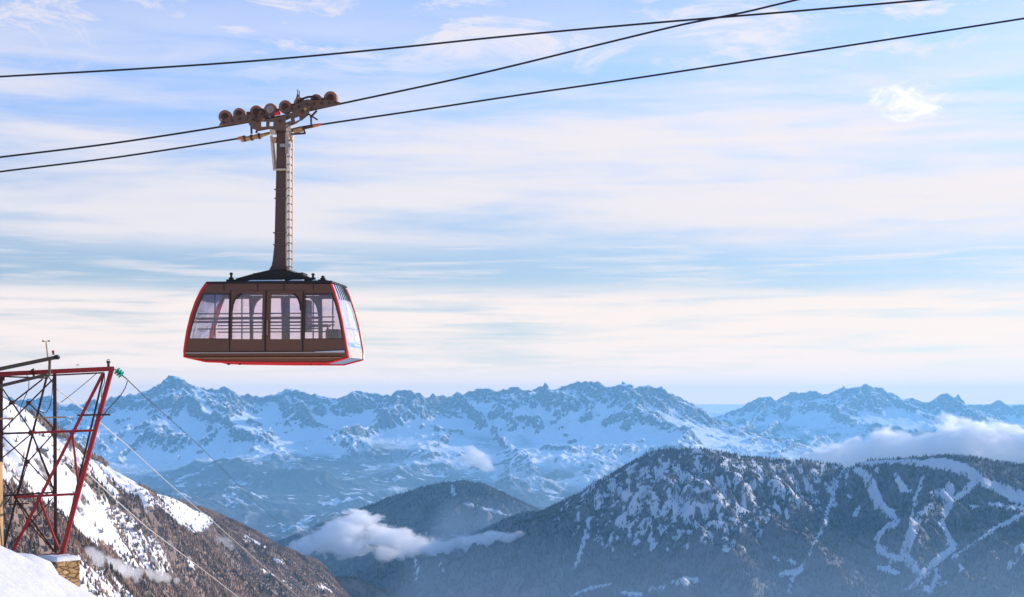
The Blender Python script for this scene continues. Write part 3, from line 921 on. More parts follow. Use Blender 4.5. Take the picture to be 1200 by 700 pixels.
class MB:
    """collects solids, then links them as one mesh object"""
    def __init__(s):
        s.v = []; s.f = []

    def add(s, V, Fc):
        o = len(s.v)
        s.v += [tuple(p) for p in V]
        s.f += [tuple(i + o for i in f) for f in Fc]
        return s

    def plate(s, outer, holes=(), y0=0.0, y1=0.05, plane='xz', warp=None):
        """flat sheet with holes, extruded; points are (x, z)"""
        from mathutils.geometry import tessellate_polygon
        loops = [list(outer)] + [list(h) for h in holes]
        flatp = [p for l_ in loops for p in l_]
        tris = tessellate_polygon([[Vector((p[0], p[1], 0)) for p in l_] for l_ in loops])
        n = len(flatp)

        def mk(p, y):
            q = (p[0], y, p[1]) if plane == 'xz' else ((p[0], p[1], y) if plane == 'xy' else (y, p[0], p[1]))
            return warp(q) if warp else q
        V = [mk(p, y0) for p in flatp] + [mk(p, y1) for p in flatp]
        Fc = [tuple(t_) for t_ in tris] + [tuple(i + n for i in reversed(t_)) for t_ in tris]
        o = 0
        for l_ in loops:
            k_ = len(l_)
            for i in range(k_):
                j = (i + 1) % k_
                Fc.append((o + i, o + j, o + j + n, o + i + n))
            o += k_
        return s.add(V, Fc)

    def box(s, a, b):
        (x0, y0, z0), (x1, y1, z1) = a, b
        V = [(x, y, z) for z in (z0, z1) for y in (y0, y1) for x in (x0, x1)]
        return s.add(V, [(0, 2, 3, 1), (4, 5, 7, 6), (0, 1, 5, 4), (2, 6, 7, 3), (0, 4, 6, 2), (1, 3, 7, 5)])

    def beam(s, a, b, w, h=None, up=(0, 0, 1), kind='box'):
        """rolled steel member from a to b: solid box, angle (L) or channel/I section"""
        h = h or w
        a = Vector(a); b = Vector(b); d = (b - a).normalized()
        u = Vector(up)
        if abs(d.dot(u)) > 0.98: u = Vector((0, 1, 0))
        r = d.cross(u).normalized(); u = r.cross(d).normalized()
        t_ = min(w, h) * 0.16

        def bx(x0, x1, y0, y1):
            V = [p + r * x + u * y for p in (a, b) for (x, y) in ((x0, y0), (x1, y0), (x1, y1), (x0, y1))]
            s.add(V, [(3, 2, 1, 0), (4, 5, 6, 7), (0, 1, 5, 4), (1, 2, 6, 5), (2, 3, 7, 6), (3, 0, 4, 7)])
        if kind == 'box':
            bx(-w / 2, w / 2, -h / 2, h / 2)
        elif kind == 'L':
            bx(-w / 2, w / 2, -h / 2, -h / 2 + t_)
            bx(-w / 2, -w / 2 + t_, -h / 2 + t_, h / 2)
        elif kind == 'I':
            bx(-w / 2, w / 2, -h / 2, -h / 2 + t_)
            bx(-w / 2, w / 2, h / 2 - t_, h / 2)
            bx(-t_ / 2, t_ / 2, -h / 2 + t_, h / 2 - t_)
        elif kind == 'U':
            bx(-w / 2, w / 2, -h / 2, -h / 2 + t_)
            bx(-w / 2, w / 2, h / 2 - t_, h / 2)
            bx(-w / 2, -w / 2 + t_, -h / 2 + t_, h / 2 - t_)
        return s

    def tube(s, pts, r, n=8, caps=True):
        pts = [Vector(p) for p in pts]
        rr = r if hasattr(r, '__len__') else [r] * len(pts)
        V = []; Fc = []
        prev = None
        for i, p in enumerate(pts):
            d = (pts[min(i + 1, len(pts) - 1)] - pts[max(i - 1, 0)]).normalized()
            u = prev or (Vector((0, 0, 1)) if abs(d.z) < 0.9 else Vector((0, 1, 0)))
            x = d.cross(u).normalized(); y = x.cross(d).normalized(); prev = y
            V += [p + (x * math.cos(a) + y * math.sin(a)) * rr[i] for a in [k * 2 * math.pi / n for k in range(n)]]
        for i in range(len(pts) - 1):
            for k in range(n):
                k2 = (k + 1) % n
                Fc.append((i * n + k, i * n + k2, (i + 1) * n + k2, (i + 1) * n + k))
        if caps:
            Fc += [tuple(reversed(range(n))), tuple(range((len(pts) - 1) * n, len(pts) * n))]
        return s.add(V, Fc)

    def disc(s, c, axis, prof, n=28):
        """lathe: profile [(offset along the axis, radius), ...]"""
        c = Vector(c); axis = Vector(axis).normalized()
        u = Vector((0, 0, 1)) if abs(axis.z) < 0.9 else Vector((1, 0, 0))
        x = axis.cross(u).normalized(); y = x.cross(axis)
        V = []; Fc = []
        for (o_, r_) in prof:
            V += [c + axis * o_ + (x * math.cos(k * 2 * math.pi / n) + y * math.sin(k * 2 * math.pi / n)) * max(r_, 1e-4) for k in range(n)]
        for i in range(len(prof) - 1):
            for k in range(n):
                k2 = (k + 1) % n
                Fc.append((i * n + k, i * n + k2, (i + 1) * n + k2, (i + 1) * n + k))
        Fc += [tuple(reversed(range(n))), tuple(range((len(prof) - 1) * n, len(prof) * n))]
        return s.add(V, Fc)

    def build(s, name, mat, parent=None, smooth_=False, bevel=0.0):
        me = bpy.data.meshes.new(name)
        me.from_pydata(s.v, [], s.f)
        me.materials.append(mat)
        bm = bmesh.new(); bm.from_mesh(me)
        bmesh.ops.recalc_face_normals(bm, faces=bm.faces)
        bm.to_mesh(me); bm.free()
        if smooth_:
            me.polygons.foreach_set('use_smooth', [True] * len(me.polygons))
        me.update()
        o = link(name, me, parent)
        if bevel:
            md = o.modifiers.new('bevel', 'BEVEL'); md.width = bevel; md.segments = 1; md.limit_method = 'ANGLE'; md.angle_limit = R(40)
        return o


def empty(name, loc, rz=0.0):
    o = bpy.data.objects.new(name, None)
    scene.collection.objects.link(o)
    o.location = loc; o.rotation_euler = (0, 0, rz)
    o.empty_display_size = 0.3
    return o


# ------------------------------------------------------------------ materials of the made things
m_brown = simple_mat('cabin_brown_paint', (0.112, 0.048, 0.027), 0.5, 0.0, 0.14, 2.0, second=(0.075, 0.038, 0.025), second_at=(0.5, 0.8))
m_dkbrown = simple_mat('dark_brown_steel', (0.050, 0.030, 0.024), 0.5, 0.2, 0.25, 5.0)
m_gasket = simple_mat('black_rubber_gasket', (0.02, 0.015, 0.013), 0.6)
m_red = simple_mat('red_trim_paint', (0.62, 0.018, 0.022), 0.35, 0.0, 0.08, 4.0)
m_roof = simple_mat('sooty_roof_steel', (0.025, 0.022, 0.02), 0.7, 0.1, 0.4, 6.0, 0.3)
m_white = simple_mat('weathered_white_panel', (0.42, 0.40, 0.38), 0.5, 0.0, 0.12, 5.0, second=(0.50, 0.48, 0.42), second_at=(0.5, 0.75))
m_bluegrey = simple_mat('blue_grey_grille_metal', (0.32, 0.42, 0.58), 0.5, 0.2, 0.2, 9.0)
m_blue = simple_mat('blue_sign_band', (0.12, 0.30, 0.62), 0.45)
m_white_mark = simple_mat('white_lettering', (0.85, 0.85, 0.85), 0.5, var=0.02)
m_rustwheel = simple_mat('brown_wheel_rubber', (0.24, 0.095, 0.055), 0.6, 0.0, 0.3, 8.0, second=(0.42, 0.20, 0.13), second_at=(0.5, 0.7))
m_hub = simple_mat('oily_hub_steel', (0.07, 0.04, 0.03), 0.45, 0.5, 0.3, 9.0)
m_carr = simple_mat('greasy_brown_carriage_steel', (0.12, 0.068, 0.048), 0.5, 0.3, 0.35, 5.0, 0.2, second=(0.13, 0.06, 0.035), second_at=(0.55, 0.75))
m_cream = simple_mat('cream_painted_steel', (0.50, 0.38, 0.27), 0.5, 0.0, 0.15, 6.0, second=(0.35, 0.2, 0.1), second_at=(0.62, 0.75))
m_ochre = simple_mat('ochre_rusty_steel', (0.42, 0.22, 0.09), 0.6, 0.1, 0.3, 6.0, second=(0.14, 0.06, 0.03), second_at=(0.5, 0.7))
m_orange = simple_mat('orange_grease_coating', (0.55, 0.13, 0.04), 0.5)
m_alu = simple_mat('galvanised_ladder', (0.30, 0.26, 0.23), 0.45, 0.6, 0.15, 8.0)
m_lightred = simple_mat('red_lamp_cover', (0.75, 0.01, 0.015), 0.3)
m_rope = simple_mat('black_wire_rope', (0.022, 0.02, 0.022), 0.5, 0.4, 0.3, 30.0, 0.5)
m_towred = simple_mat('red_tower_paint', (0.27, 0.012, 0.014), 0.45, 0.0, 0.2, 4.0, second=(0.16, 0.03, 0.02), second_at=(0.58, 0.75))
m_towbrown = simple_mat('rusty_brown_tower_steel', (0.055, 0.022, 0.018), 0.6, 0.1, 0.35, 4.0, 0.2, second=(0.11, 0.04, 0.025), second_at=(0.55, 0.72))
m_grey = simple_mat('grey_brown_beam_steel', (0.11, 0.085, 0.07), 0.55, 0.3, 0.3, 3.0, 0.2)
m_wood = simple_mat('weathered_timber', (0.36, 0.24, 0.12), 0.8, 0.0, 0.35, 2.0, 0.5, second=(0.2, 0.12, 0.06), second_at=(0.5, 0.65))
m_green = simple_mat('green_glass_insulator', (0.01, 0.30, 0.19), 0.15, 0.0, 0.1)
m_wire = simple_mat('bright_wire', (0.62, 0.60, 0.56), 0.4, 0.3, 0.1)
m_darkwire = simple_mat('dark_wire', (0.05, 0.045, 0.045), 0.5, 0.2, 0.1)
m_snowcap = sm

m_glass, t, b = new_mat('tinted_window_glass')
out = t.n['Material Output']
tr = t.node('ShaderNodeBsdfTransparent'); tr.inputs[0].default_value = (0.94, 0.90, 0.93, 1)
gl = t.node('ShaderNodeBsdfGlossy'); gl.inputs['Roughness'].default_value = 0.04; gl.inputs['Color'].default_value = (0.9, 0.85, 0.88, 1)
dirt = t.node('ShaderNodeBsdfDiffuse'); dirt.inputs[0].default_value = (0.62, 0.5, 0.5, 1)
m1 = t.node('ShaderNodeMixShader'); m1.inputs[0].default_value = 0.06
t.l.new(tr.outputs[0], m1.inputs[1]); t.l.new(gl.outputs[0], m1.inputs[2])
m2 = t.node('ShaderNodeMixShader')
t.put(m2.inputs[0], t.ramp(t.noise(t.node('ShaderNodeTexCoord').outputs['Object'], 2.0, 6, 0.65, 0.5), 0.35, 0.8, 0.0, 0.06))
t.l.new(m1.outputs[0], m2.inputs[1]); t.l.new(dirt.outputs[0], m2.inputs[2])
t.l.new(m2.outputs[0], out.inputs['Surface'])

m_screen, t, b = new_mat('pale_reflection_windscreen_glass')
out = t.n['Material Output']
tr = t.node('ShaderNodeBsdfTransparent'); tr.inputs[0].default_value = (0.92, 0.92, 0.95, 1)
gl = t.node('ShaderNodeBsdfGlossy'); gl.inputs['Roughness'].default_value = 0.06; gl.inputs['Color'].default_value = (0.95, 0.95, 1, 1)
fr = t.node('ShaderNodeBsdfDiffuse'); fr.inputs[0].default_value = (0.78, 0.8, 0.86, 1)  # whitish diffuse share painted in for the pale reflections on the glass
m1 = t.node('ShaderNodeMixShader'); m1.inputs[0].default_value = 0.35
t.l.new(tr.outputs[0], m1.inputs[1]); t.l.new(gl.outputs[0], m1.inputs[2])
m2 = t.node('ShaderNodeMixShader')
t.put(m2.inputs[0], t.ramp(t.noise(t.node('ShaderNodeTexCoord').outputs['Object'], 1.2, 6, 0.65, 0.5), 0.35, 0.7, 0.08, 0.45))
t.l.new(m1.outputs[0], m2.inputs[1]); t.l.new(fr.outputs[0], m2.inputs[2])
t.l.new(m2.outputs[0], out.inputs['Surface'])

# ------------------------------------------------------------------ the aerial tram cabin
ROT = R(-6)
D0 = 48.0
base_w = at(313.0, 425.0, D0)
cab = empty('cable_car', base_w, ROT)
tag(cab, 'brown aerial tram cabin with red trim hanging below the wheeled carriage', 'cable car')
Mw = Matrix.Translation(base_w) @ Matrix.Rotation(ROT, 4, 'Z')
Mi = Mw.inverted()
HW = 1.2


def L(px, py, y=0.0):
    """point of the local plane y = const that shows at a photo pixel"""
    o_ = Mi @ Vector((0, 0, 0))
    d = (Mi.to_3x3() @ Vector(at(px, py, 1.0)))
    k_ = (y - o_.y) / d.y
    return o_ + d * k_


def N2(pts, y=-HW):
    return [(L(px, py, y).x, L(px, py, y).z) for px, py in pts]


zt = L(310, 331, -HW).z


def bow(q):
    """the cabin sides lean in a little towards the roof"""
    x, y, z = q
    s_ = 1 - 0.13 * max(0.0, (z - 0.85) / (zt - 0.85)) ** 1.6
    if z < 0.3: s_ -= 0.10 * ((0.3 - z) / 0.3)
    return (x, y * s_, z)


def dens_line(pts, step=0.12):
    out_ = []
    for i, p in enumerate(pts):
        q = pts[(i + 1) % len(pts)]
        n_ = max(1, int(math.hypot(q[0] - p[0], q[1] - p[1]) / step))
        out_ += [(p[0] + (q[0] - p[0]) * k_ / n_, p[1] + (q[1] - p[1]) * k_ / n_) for k_ in range(n_)]
    return out_


left_c = [(215.4, 418), (216.6, 406), (219.5, 388), (223.5, 370), (228.5, 354), (234, 341), (240, 331.6)]
right_c = [(387, 332.4), (391.5, 343), (396.6, 359), (401.2, 377), (404.7, 396), (407, 411), (407.6, 419)]
outer = N2(left_c + right_c + [(384, 425), (240, 423.4)])
W1 = N2([(221.4, 397.6), (224.5, 381), (228.5, 366), (233, 353), (237.2, 343.8), (268.4, 343.8), (268.4, 397.6)])
W4 = N2([(356.4, 397.6), (356.4, 343.8), (388.2, 343.8), (392.6, 355), (396.6, 369), (399.6, 383), (401.8, 397.6)])
arcL = [(271.8, 364), (272.4, 358), (274, 352.5), (277, 347.5), (281.5, 343.8)]
arcR = [(343, 343.8), (347, 347.5), (350, 352.5), (351.6, 358), (352.2, 364)]
Wd1 = N2([(271.8, 397.6)] + arcL + [(307, 343.8), (307, 397.6)])
Wd2 = N2([(316.6, 397.6), (316.6, 343.8)] + arcR + [(352.2, 397.6)])
doorL = N2([(270.0, 411.5), (270.0, 340.8), (310.2, 340.8), (310.2, 411.5)])
doorR = N2([(311.8, 411.5), (311.8, 340.8), (353.9, 340.8), (353.9, 411.5)])
doorway = N2([(269.7, 412), (269.7, 340.4), (354.2, 340.4), (354.2, 412)])

for sgn in (-1, 1):
    y_out, y_in = sgn * HW, sgn * (HW - 0.06)
    side = MB().plate(dens_line(outer), [dens_line(W1), dens_line(W4), dens_line(doorway)], y_out, y_in, warp=bow).build('side_panel', m_brown, cab)
    for W in (W1, W4):
        p = MB().plate(dens_line(W, 0.3), [], sgn * (HW - 0.025), sgn * (HW - 0.033), warp=bow).build('window', m_glass, cab)
        MB().plate(dens_line(W, 0.3), [dens_line([(x + (0.022 if x < sum(q[0] for q in W) / len(W) else -0.022), z + (0.022 if z < 0.9 else -0.022)) for x, z in W], 0.3)], y_out * 1.004, y_out * 0.985, warp=bow).build('frame', m_gasket, p)
    for Dd, W in ((doorL, Wd1), (doorR, Wd2)):
        d = MB().plate(dens_line(Dd), [dens_line(W, 0.2)], sgn * (HW + 0.018), sgn * (HW - 0.04), warp=bow).build('door', m_brown, cab)
        MB().plate(dens_line(W, 0.3), [], sgn * (HW - 0.015), sgn * (HW - 0.023), warp=bow).build('window', m_glass, d)
        xm = Dd[2][0] if Dd is doorL else Dd[0][0]
        e = -0.05 if Dd is doorL else 0.05
        MB().tube([bow((xm + e, sgn * (HW + 0.06), 0.8)), bow((xm + e, sgn * (HW + 0.06), 1.25))], 0.012).build('handle', m_alu, d)
    # dark gaskets between and beside the doors
    g = MB()
    for x_ in (269.4, 311.0, 354.6):
        a, c_ = N2([(x_, 412)])[0], N2([(x_, 341)])[0]
        seg = [(a[0], a[1] + (c_[1] - a[1]) * k_ / 8) for k_ in range(9)]
        g.tube([bow((q[0], sgn * (HW + 0.02), q[1])) for q in seg], 0.026 if x_ == 311.0 else 0.02, 6)
    for arc in (arcL, arcR):
        g.tube([bow((q[0], sgn * (HW + 0.028), q[1])) for q in N2(arc)], 0.026, 6)
    g.build('door_gasket', m_gasket, cab)
    # ledge under the windows, skirt seam and the bright red trim
    zl = N2([(300, 413.4)])[0][1]
    xl, xr = N2([(217.5, 413)])[0][0], N2([(404, 413)])[0][0]
    MB().box((xl, sgn * (HW + 0.005), zl - 0.02), (xr, sgn * (HW + 0.05), zl + 0.012)).build('rubbing_strip', m_alu, cab)
    zs = N2([(300, 419.5)])[0][1]
    MB().box((xl + 0.1, sgn * (HW - 0.10), zs - 0.01), (xr - 0.1, sgn * (HW + 0.004), zs + 0.008)).build('sill', m_ochre, cab)
    ring_ = N2(left_c)[::-1]
    ring_ = ring_ + N2([(240, 423.6), (262, 424.4), (320, 425.2), (384, 425.4)]) + N2(right_c)[::-1]
    dl = []
    for p, q in zip(ring_[:-1], ring_[1:]):
        n_ = max(1, int(math.hypot(q[0] - p[0], q[1] - p[1]) / 0.12))
        dl += [(p[0] + (q[0] - p[0]) * k_ / n_, p[1] + (q[1] - p[1]) * k_ / n_) for k_ in range(n_)]
    dl.append(ring_[-1])
    MB().tube([bow((q[0], sgn * (HW + 0.012), q[1])) for q in dl], 0.036, 6).build('red_trim', m_red, cab)
    if sgn < 0:
        r_ = random.Random(4); sn = MB()
        for k_ in range(34):
            x_ = xr - 0.02 - 0.026 * k_
            sn.disc((x_, -HW - 0.03, zl + 0.012), (0, 0, 1), [(0, 0.035), (0.010 + 0.02 * (1 - k_ / 34) * r_.random(), 0.028), (0.014 + 0.03 * (1 - k_ / 34), 0.010)], 8)
        sn.build('snow_crust', m_snowcap, cab)

for px_ in (261.0, 300.5, 331.5, 366.0):
    a, c_ = N2([(px_, 341)])[0], N2([(px_, 333)])[0]
    MB().box((a[0] - 0.008, bow((0, -HW, a[1]))[1] - 0.006, a[1]), (a[0] + 0.008, bow((0, -HW, c_[1]))[1] + 0.02, c_[1])).build('panel_seam', m_gasket, cab)

# ends: lofted between the curved edges of the two sides
for sgnx, curve in ((1, right_c), (-1, left_c[::-1])):
    C2 = N2(curve)
    fine = []
    for p, q in zip(C2[:-1], C2[1:]):
        fine += [(p[0] + (q[0] - p[0]) * k_ / 4, p[1] + (q[1] - p[1]) * k_ / 4) for k_ in range(4)]
    fine.append(C2[-1])
    zf = lambda py: N2([(395, py)])[0][1]
    bands = [('grille_panel', zf(349.5), 9, m_bluegrey), ('windscreen', zf(401.5), zf(349.5), m_screen), ('sign_band', zf(406.5), zf(401.5), m_blue), ('lower_panel', -9, zf(406.5), m_white)]
    for nm, z_lo, z_hi, mt in bands:
        rows_ = [p for p in fine if z_lo < p[1] < z_hi]
        for zc in (z_lo, z_hi):
            for p, q in zip(fine[:-1], fine[1:]):
                if (p[1] - zc) * (q[1] - zc) < 0:
                    k_ = (zc - p[1]) / (q[1] - p[1]); rows_.append((p[0] + (q[0] - p[0]) * k_, zc))
        rows_.sort(key=lambda p: -p[1])
        V = []; Fc = []
        NY = 12
        for (x_, z_) in rows_:
            for j in range(NY + 1):
                yy = -HW + 0.03 + (2 * HW - 0.06) * j / NY
                bul = 0.10 * (1 - (2 * j / NY - 1) ** 2)
                q = bow((x_, yy, z_)); V.append((q[0] + sgnx * (bul - 0.02), q[1], q[2]))
        nr = len(rows_)
        for i in range(nr - 1):
            for j in range(NY):
                Fc.append((i * (NY + 1) + j, i * (NY + 1) + j + 1, (i + 1) * (NY + 1) + j + 1, (i + 1) * (NY + 1) + j))
        n0 = len(V)
        V += [(x_ - sgnx * 0.03, y_, z_) for x_, y_, z_ in V]
        Fc += [tuple(i + n0 for i in f) for f in Fc]
        last = (nr - 1) * (NY + 1)
        for j in range(NY):
            Fc.append((j, j + 1, j + 1 + n0, j + n0)); Fc.append((last + j, last + j + 1, last + j + 1 + n0, last + j + n0))
        for i in range(nr - 1):
            for c_ in (0, NY):
                a = i * (NY + 1) + c_; Fc.append((a, a + NY + 1, a + NY + 1 + n0, a + n0))
        part_ = MB().add(V, Fc).build(nm, mt, cab, smooth_=False)
        if nm == 'grille_panel':
            sl = MB()
            for j in range(9):
                y_ = -0.9 + 0.225 * j
                sl.tube([(p[0] + sgnx * (0.10 * (1 - (y_ / HW) ** 2) - 0.005), bow((0, y_, p[1]))[1], p[1]) for p in rows_], 0.014, 5)
            sl.build('grille_bar', m_gasket, part_)
        if nm == 'sign_band' and sgnx > 0:
            tx_ = MB(); zc = (rows_[0][1] + rows_[-1][1]) / 2; xc = rows_[len(rows_) // 2][0]
            r_ = random.Random(9); y_ = -0.42
            while y_ < 0.42:
                w2 = r_.uniform(0.05, 0.08)
                xo = xc + 0.10 * (1 - (y_ / HW) ** 2) - 0.015
                tx_.box((xo, y_, zc - 0.035), (xo + 0.012, y_ + w2 * 0.35, zc + 0.035))
                tx_.box((xo, y_ + w2 * 0.36, zc + 0.012), (xo + 0.012, y_ + w2, zc + 0.034))
                y_ += w2 + 0.022
            tx_.build('lettering', m_white_mark, part_)
        if nm == 'windscreen':
            fr_ = MB()
            for zc in (zf(384),):
                xi = [p for p in rows_ if abs(p[1] - zc) == min(abs(q[1] - zc) for q in rows_)][0][0]
                fr_.tube([(xi + sgnx * (0.10 * (1 - (2 * j / 12 - 1) ** 2) - 0.01), bow((0, -HW + 0.05 + (2 * HW - 0.1) * j / 12, zc))[1], zc) for j in range(13)], 0.014, 5)
            fr_.build('glazing_bar', m_bluegrey, part_)

# roof, floor and underside
x0r, x1r = N2([(240, 331)])[0][0], N2([(387, 331.6)])[0][0]
hw2 = abs(bow((0, HW, zt))[1])
rf = MB().add([(x0r - 0.03, -hw2 - 0.03, zt - 0.02), (x1r + 0.03, -hw2 - 0.03, zt - 0.02), (x1r + 0.05, hw2 + 0.03, zt - 0.02), (x0r - 0.05, hw2 + 0.03, zt - 0.02),
               (x0r, -hw2, zt + 0.05), (x1r, -hw2, zt + 0.05), (x1r, hw2, zt + 0.05), (x0r, hw2, zt + 0.05),
               (x0r + 0.2, -hw2 + 0.5, zt + 0.09), (x1r - 0.2, -hw2 + 0.5, zt + 0.09), (x1r - 0.2, hw2 - 0.5, zt + 0.09), (x0r + 0.2, hw2 - 0.5, zt + 0.09)],
              [(0, 3, 2, 1), (0, 1, 5, 4), (1, 2, 6, 5), (2, 3, 7, 6), (3, 0, 4, 7), (4, 5, 9, 8), (5, 6, 10, 9), (6, 7, 11, 10), (7, 4, 8, 11), (8, 9, 10, 11)]).build('roof', m_roof, cab)
MB().box((x0r + 0.12, -hw2 + 0.12, zt - 0.10), (x1r - 0.12, hw2 - 0.12, zt - 0.03)).build('ceiling_panel', m_brown, rf)
r_ = random.Random(3); snr = MB()
for (a, b_) in ((290, 333), (338, 356), (365, 372)):
    xa, xb = L(a, 331, -hw2).x, L(b_, 331, -hw2).x
    snr.add([(xa, -hw2 + 0.0, zt + 0.055), (xb, -hw2 + 0.0, zt + 0.055), (xb - 0.05, -hw2 + 0.28, zt + 0.105), (xa + 0.05, -hw2 + 0.28, zt + 0.105), (xa + 0.1, -hw2 + 0.08, zt + 0.09), (xb - 0.1, -hw2 + 0.08, zt + 0.09)],
            [(0, 1, 5, 4), (1, 2, 5), (2, 3, 4, 5), (3, 0, 4), (0, 3, 2, 1)])
snr.build('snow_crust', m_snowcap, rf)
fo = dens_line(N2([(217, 419), (240, 423.2), (384, 424.8), (407, 418.6)]), 9)
und = [(p[0], -HW * 0.88, p[1]) for p in fo] + [(p[0], HW * 0.88, p[1]) for p in fo]
topz = fo[0][1] + 0.06
und += [(fo[0][0], -HW * 0.9, topz), (fo[3][0], -HW * 0.9, topz), (fo[3][0], HW * 0.9, topz), (fo[0][0], HW * 0.9, topz)]
fl = MB().add(und, [(0, 1, 5, 4), (1, 2, 6, 5), (2, 3, 7, 6), (8, 9, 10, 11), (0, 1, 2, 3), (4, 5, 6, 7), (0, 4, 11, 8), (3, 7, 10, 9), (0, 3, 9, 8), (4, 7, 10, 11)]).build('floor', m_bluegrey, cab)
for px_ in (268, 281, 364, 375):
    p = L(px_, 425.6, -0.7)
    MB().disc((p.x, -0.7, p.z - 0.06), (0, 0, 1), [(0, 0.03), (0.02, 0.05), (0.10, 0.05)], 10).build('buffer_foot', m_gasket, fl)

# inside: hand rails along both sides, grab poles, ceiling frames, the attendant's cupboard and desk
rl = MB()
for y_ in (-HW + 0.16, HW - 0.16):
    for py_ in (372.6, 378.4, 382, 389.6):
        a, c_ = L(224, py_, HW - 0.16), L(400, py_, HW - 0.16)
        xa = min(N2([(228, 360)])[0][0], 0) + 0.05
        rl.tube([(xa, y_, a.z), (-xa + 0.02, y_, a.z)], 0.022 if py_ != 378.4 else 0.03, 6)
rl.build('handrail', m_dkbrown, cab)
gp = MB()
for px_, y_ in ((252, 0.2), (283.5, HW - 0.2), (339, 0.1), (367, 0.4), (390, 0.3)):
    a, c_ = L(px_, 345, y_), L(px_, 416, y_)
    gp.tube([(a.x, y_, zt - 0.1), (a.x, y_, 0.14)], 0.022, 8)
gp.build('grab_pole', m_dkbrown, cab)
cb = MB()
a, c_ = L(357, 352, 0.1), L(362.5, 388, 0.1)
cb.box((a.x - 0.05, -0.1, c_.z), (c_.x, 0.45, a.z))
cb.build('control_cabinet', m_brown, cab)
dk = MB()
a, c_ = L(362, 380, 0.2), L(386, 383, 0.2)
dk.box((a.x, -0.05, c_.z), (c_.x, 0.4, a.z - 0.02))
a, c_ = L(389, 387, 0.3), L(403, 410, 0.3)
dk.box((a.x, -0.3, 0.14), (c_.x - 0.05, 0.7, a.z))
dk.build('attendant_desk', m_dkbrown, cab)
a, c_ = L(381.5, 380, 0), L(386.5, 399, 0)
MB().disc((a.x + 0.07, 0, c_.z), (0, 0, 1), [(0, 0.05), (0.08, 0.07), (0.3, 0.07), (0.38, 0.03), (0.42, 0.03)], 12).build('fire_extinguisher', m_red, cab)
rk = MB()
for py_ in (373.5, 377.5):
    a = L(226, py_, -0.9)
    rk.box((a.x, -1.0, a.z - 0.035), (a.x + 1.15, -0.93, a.z + 0.03))
rk.build('bench_back', m_ochre, cab)
MB().tube([L(246, 398, HW - 0.1), L(252, 372, HW - 0.1), L(262, 345, HW - 0.1)], 0.06, 6).build('end_pillar', m_red, cab)

# ------------------------------------------------------------------ hanger and mast
yk = MB()
yk.plate(N2([(274, 330.2), (276, 328), (300, 321.5), (318, 317.4), (340, 317.4), (352, 321.5), (364, 326.6), (371, 330.4)], -0.35), [], -0.42, -0.30)
yk.plate(N2([(274, 330.2), (276, 328), (300, 321.5), (318, 317.4), (340, 317.4), (352, 321.5), (364, 326.6), (371, 330.4)], -0.35), [], 0.42, 0.30)
a, c_ = L(300, 330, 0), L(358, 320.5, 0)
yk.box((a.x, -0.295, a.z), (c_.x, 0.295, c_.z))
yoke = yk.build('yoke', m_roof, cab)
cap = MB()
pp = N2([(277, 327.6), (300, 321.2), (318.5, 317.0)], -0.36)
for p, q in zip(pp[:-1], pp[1:]):
    cap.beam((p[0], -0.36, p[1] + 0.01), (q[0], -0.36, q[1] + 0.01), 0.16, 0.02)
pp = N2([(340, 317.0), (352, 321.2), (364, 326.2)], -0.36)
for p, q in zip(pp[:-1], pp[1:]):
    cap.beam((p[0], -0.36, p[1] + 0.01), (q[0], -0.36, q[1] + 0.01), 0.16, 0.02)
cap.build('yoke_flange', m_grey, yoke)
for px_, hgt_ in ((270.5, 9), (353.5, 9), (366.5, 8), (378, 5)):
    p = L(px_, 330.5, -0.4)
    MB().box((p.x - 0.12, -0.5, p.z - 0.02), (p.x + 0.12, -0.2, p.z + 0.07)).disc((p.x, -0.35, p.z + 0.07), (0, 0, 1), [(0, 0.075), (0.05, 0.085), (0.08, 0.04), (hgt_ * 0.0267 * 0.62, 0.035), (hgt_ * 0.0267 * 0.7, 0.06), (hgt_ * 0.0267 * 0.85, 0.05), (hgt_ * 0.0267 * 0.95, 0.02)], 10).build('roof_damper', m_roof, cab)

mastL = [(317.5, 317.6), (320.2, 312), (321.2, 306), (323, 287), (325.0, 203), (325.8, 150)]
mastR = [(338.5, 317.6), (336.4, 312), (335.8, 306), (335.2, 287), (335.6, 203), (336.2, 150)]
V = []; Fc = []
for (a, b_) in zip(mastL, mastR):
    A_, B_ = L(*a, 0), L(*b_, 0)
    w = (B_.x - A_.x) / 2
    dy = max(0.16, w * 0.95)
    for (x_, y_) in ((A_.x, -dy), (B_.x, -dy), (B_.x, dy), (A_.x, dy)):
        V.append((x_, y_, A_.z))
for i in range(len(mastL) - 1):
    for k_ in range(4):
        Fc.append((i * 4 + k_, i * 4 + (k_ + 1) % 4, i * 4 + 4 + (k_ + 1) % 4, i * 4 + 4 + k_))
Fc += [(3, 2, 1, 0), tuple(len(V) - 4 + k_ for k_ in range(4))]
m_mast = simple_mat('brown_mast_paint', (0.075, 0.042, 0.030), 0.5, 0.1, 0.2, 3.0)
mast = MB().add(V, Fc).build('mast', m_mast, cab, bevel=0.012)
for py_ in (223, 233.3, 273.6, 287.6):
    A_, B_ = L(321.8 if py_ > 260 else 323.2, py_, 0), L(337.5 if py_ > 260 else 337.2, py_, 0)
    MB().box((A_.x, -0.20, A_.z - 0.015), (B_.x, 0.20, A_.z + 0.015)).build('collar', m_grey, mast)
A_, B_ = L(322, 198.4, -0.2), L(336, 200, -0.2)
MB().tube([(A_.x - 0.03, -0.24, A_.z - 0.02), (B_.x + 0.05, -0.24, A_.z - 0.02)], 0.035, 10).build('crossbar', m_cream, mast)
A_ = L(337.2, 172, 0)
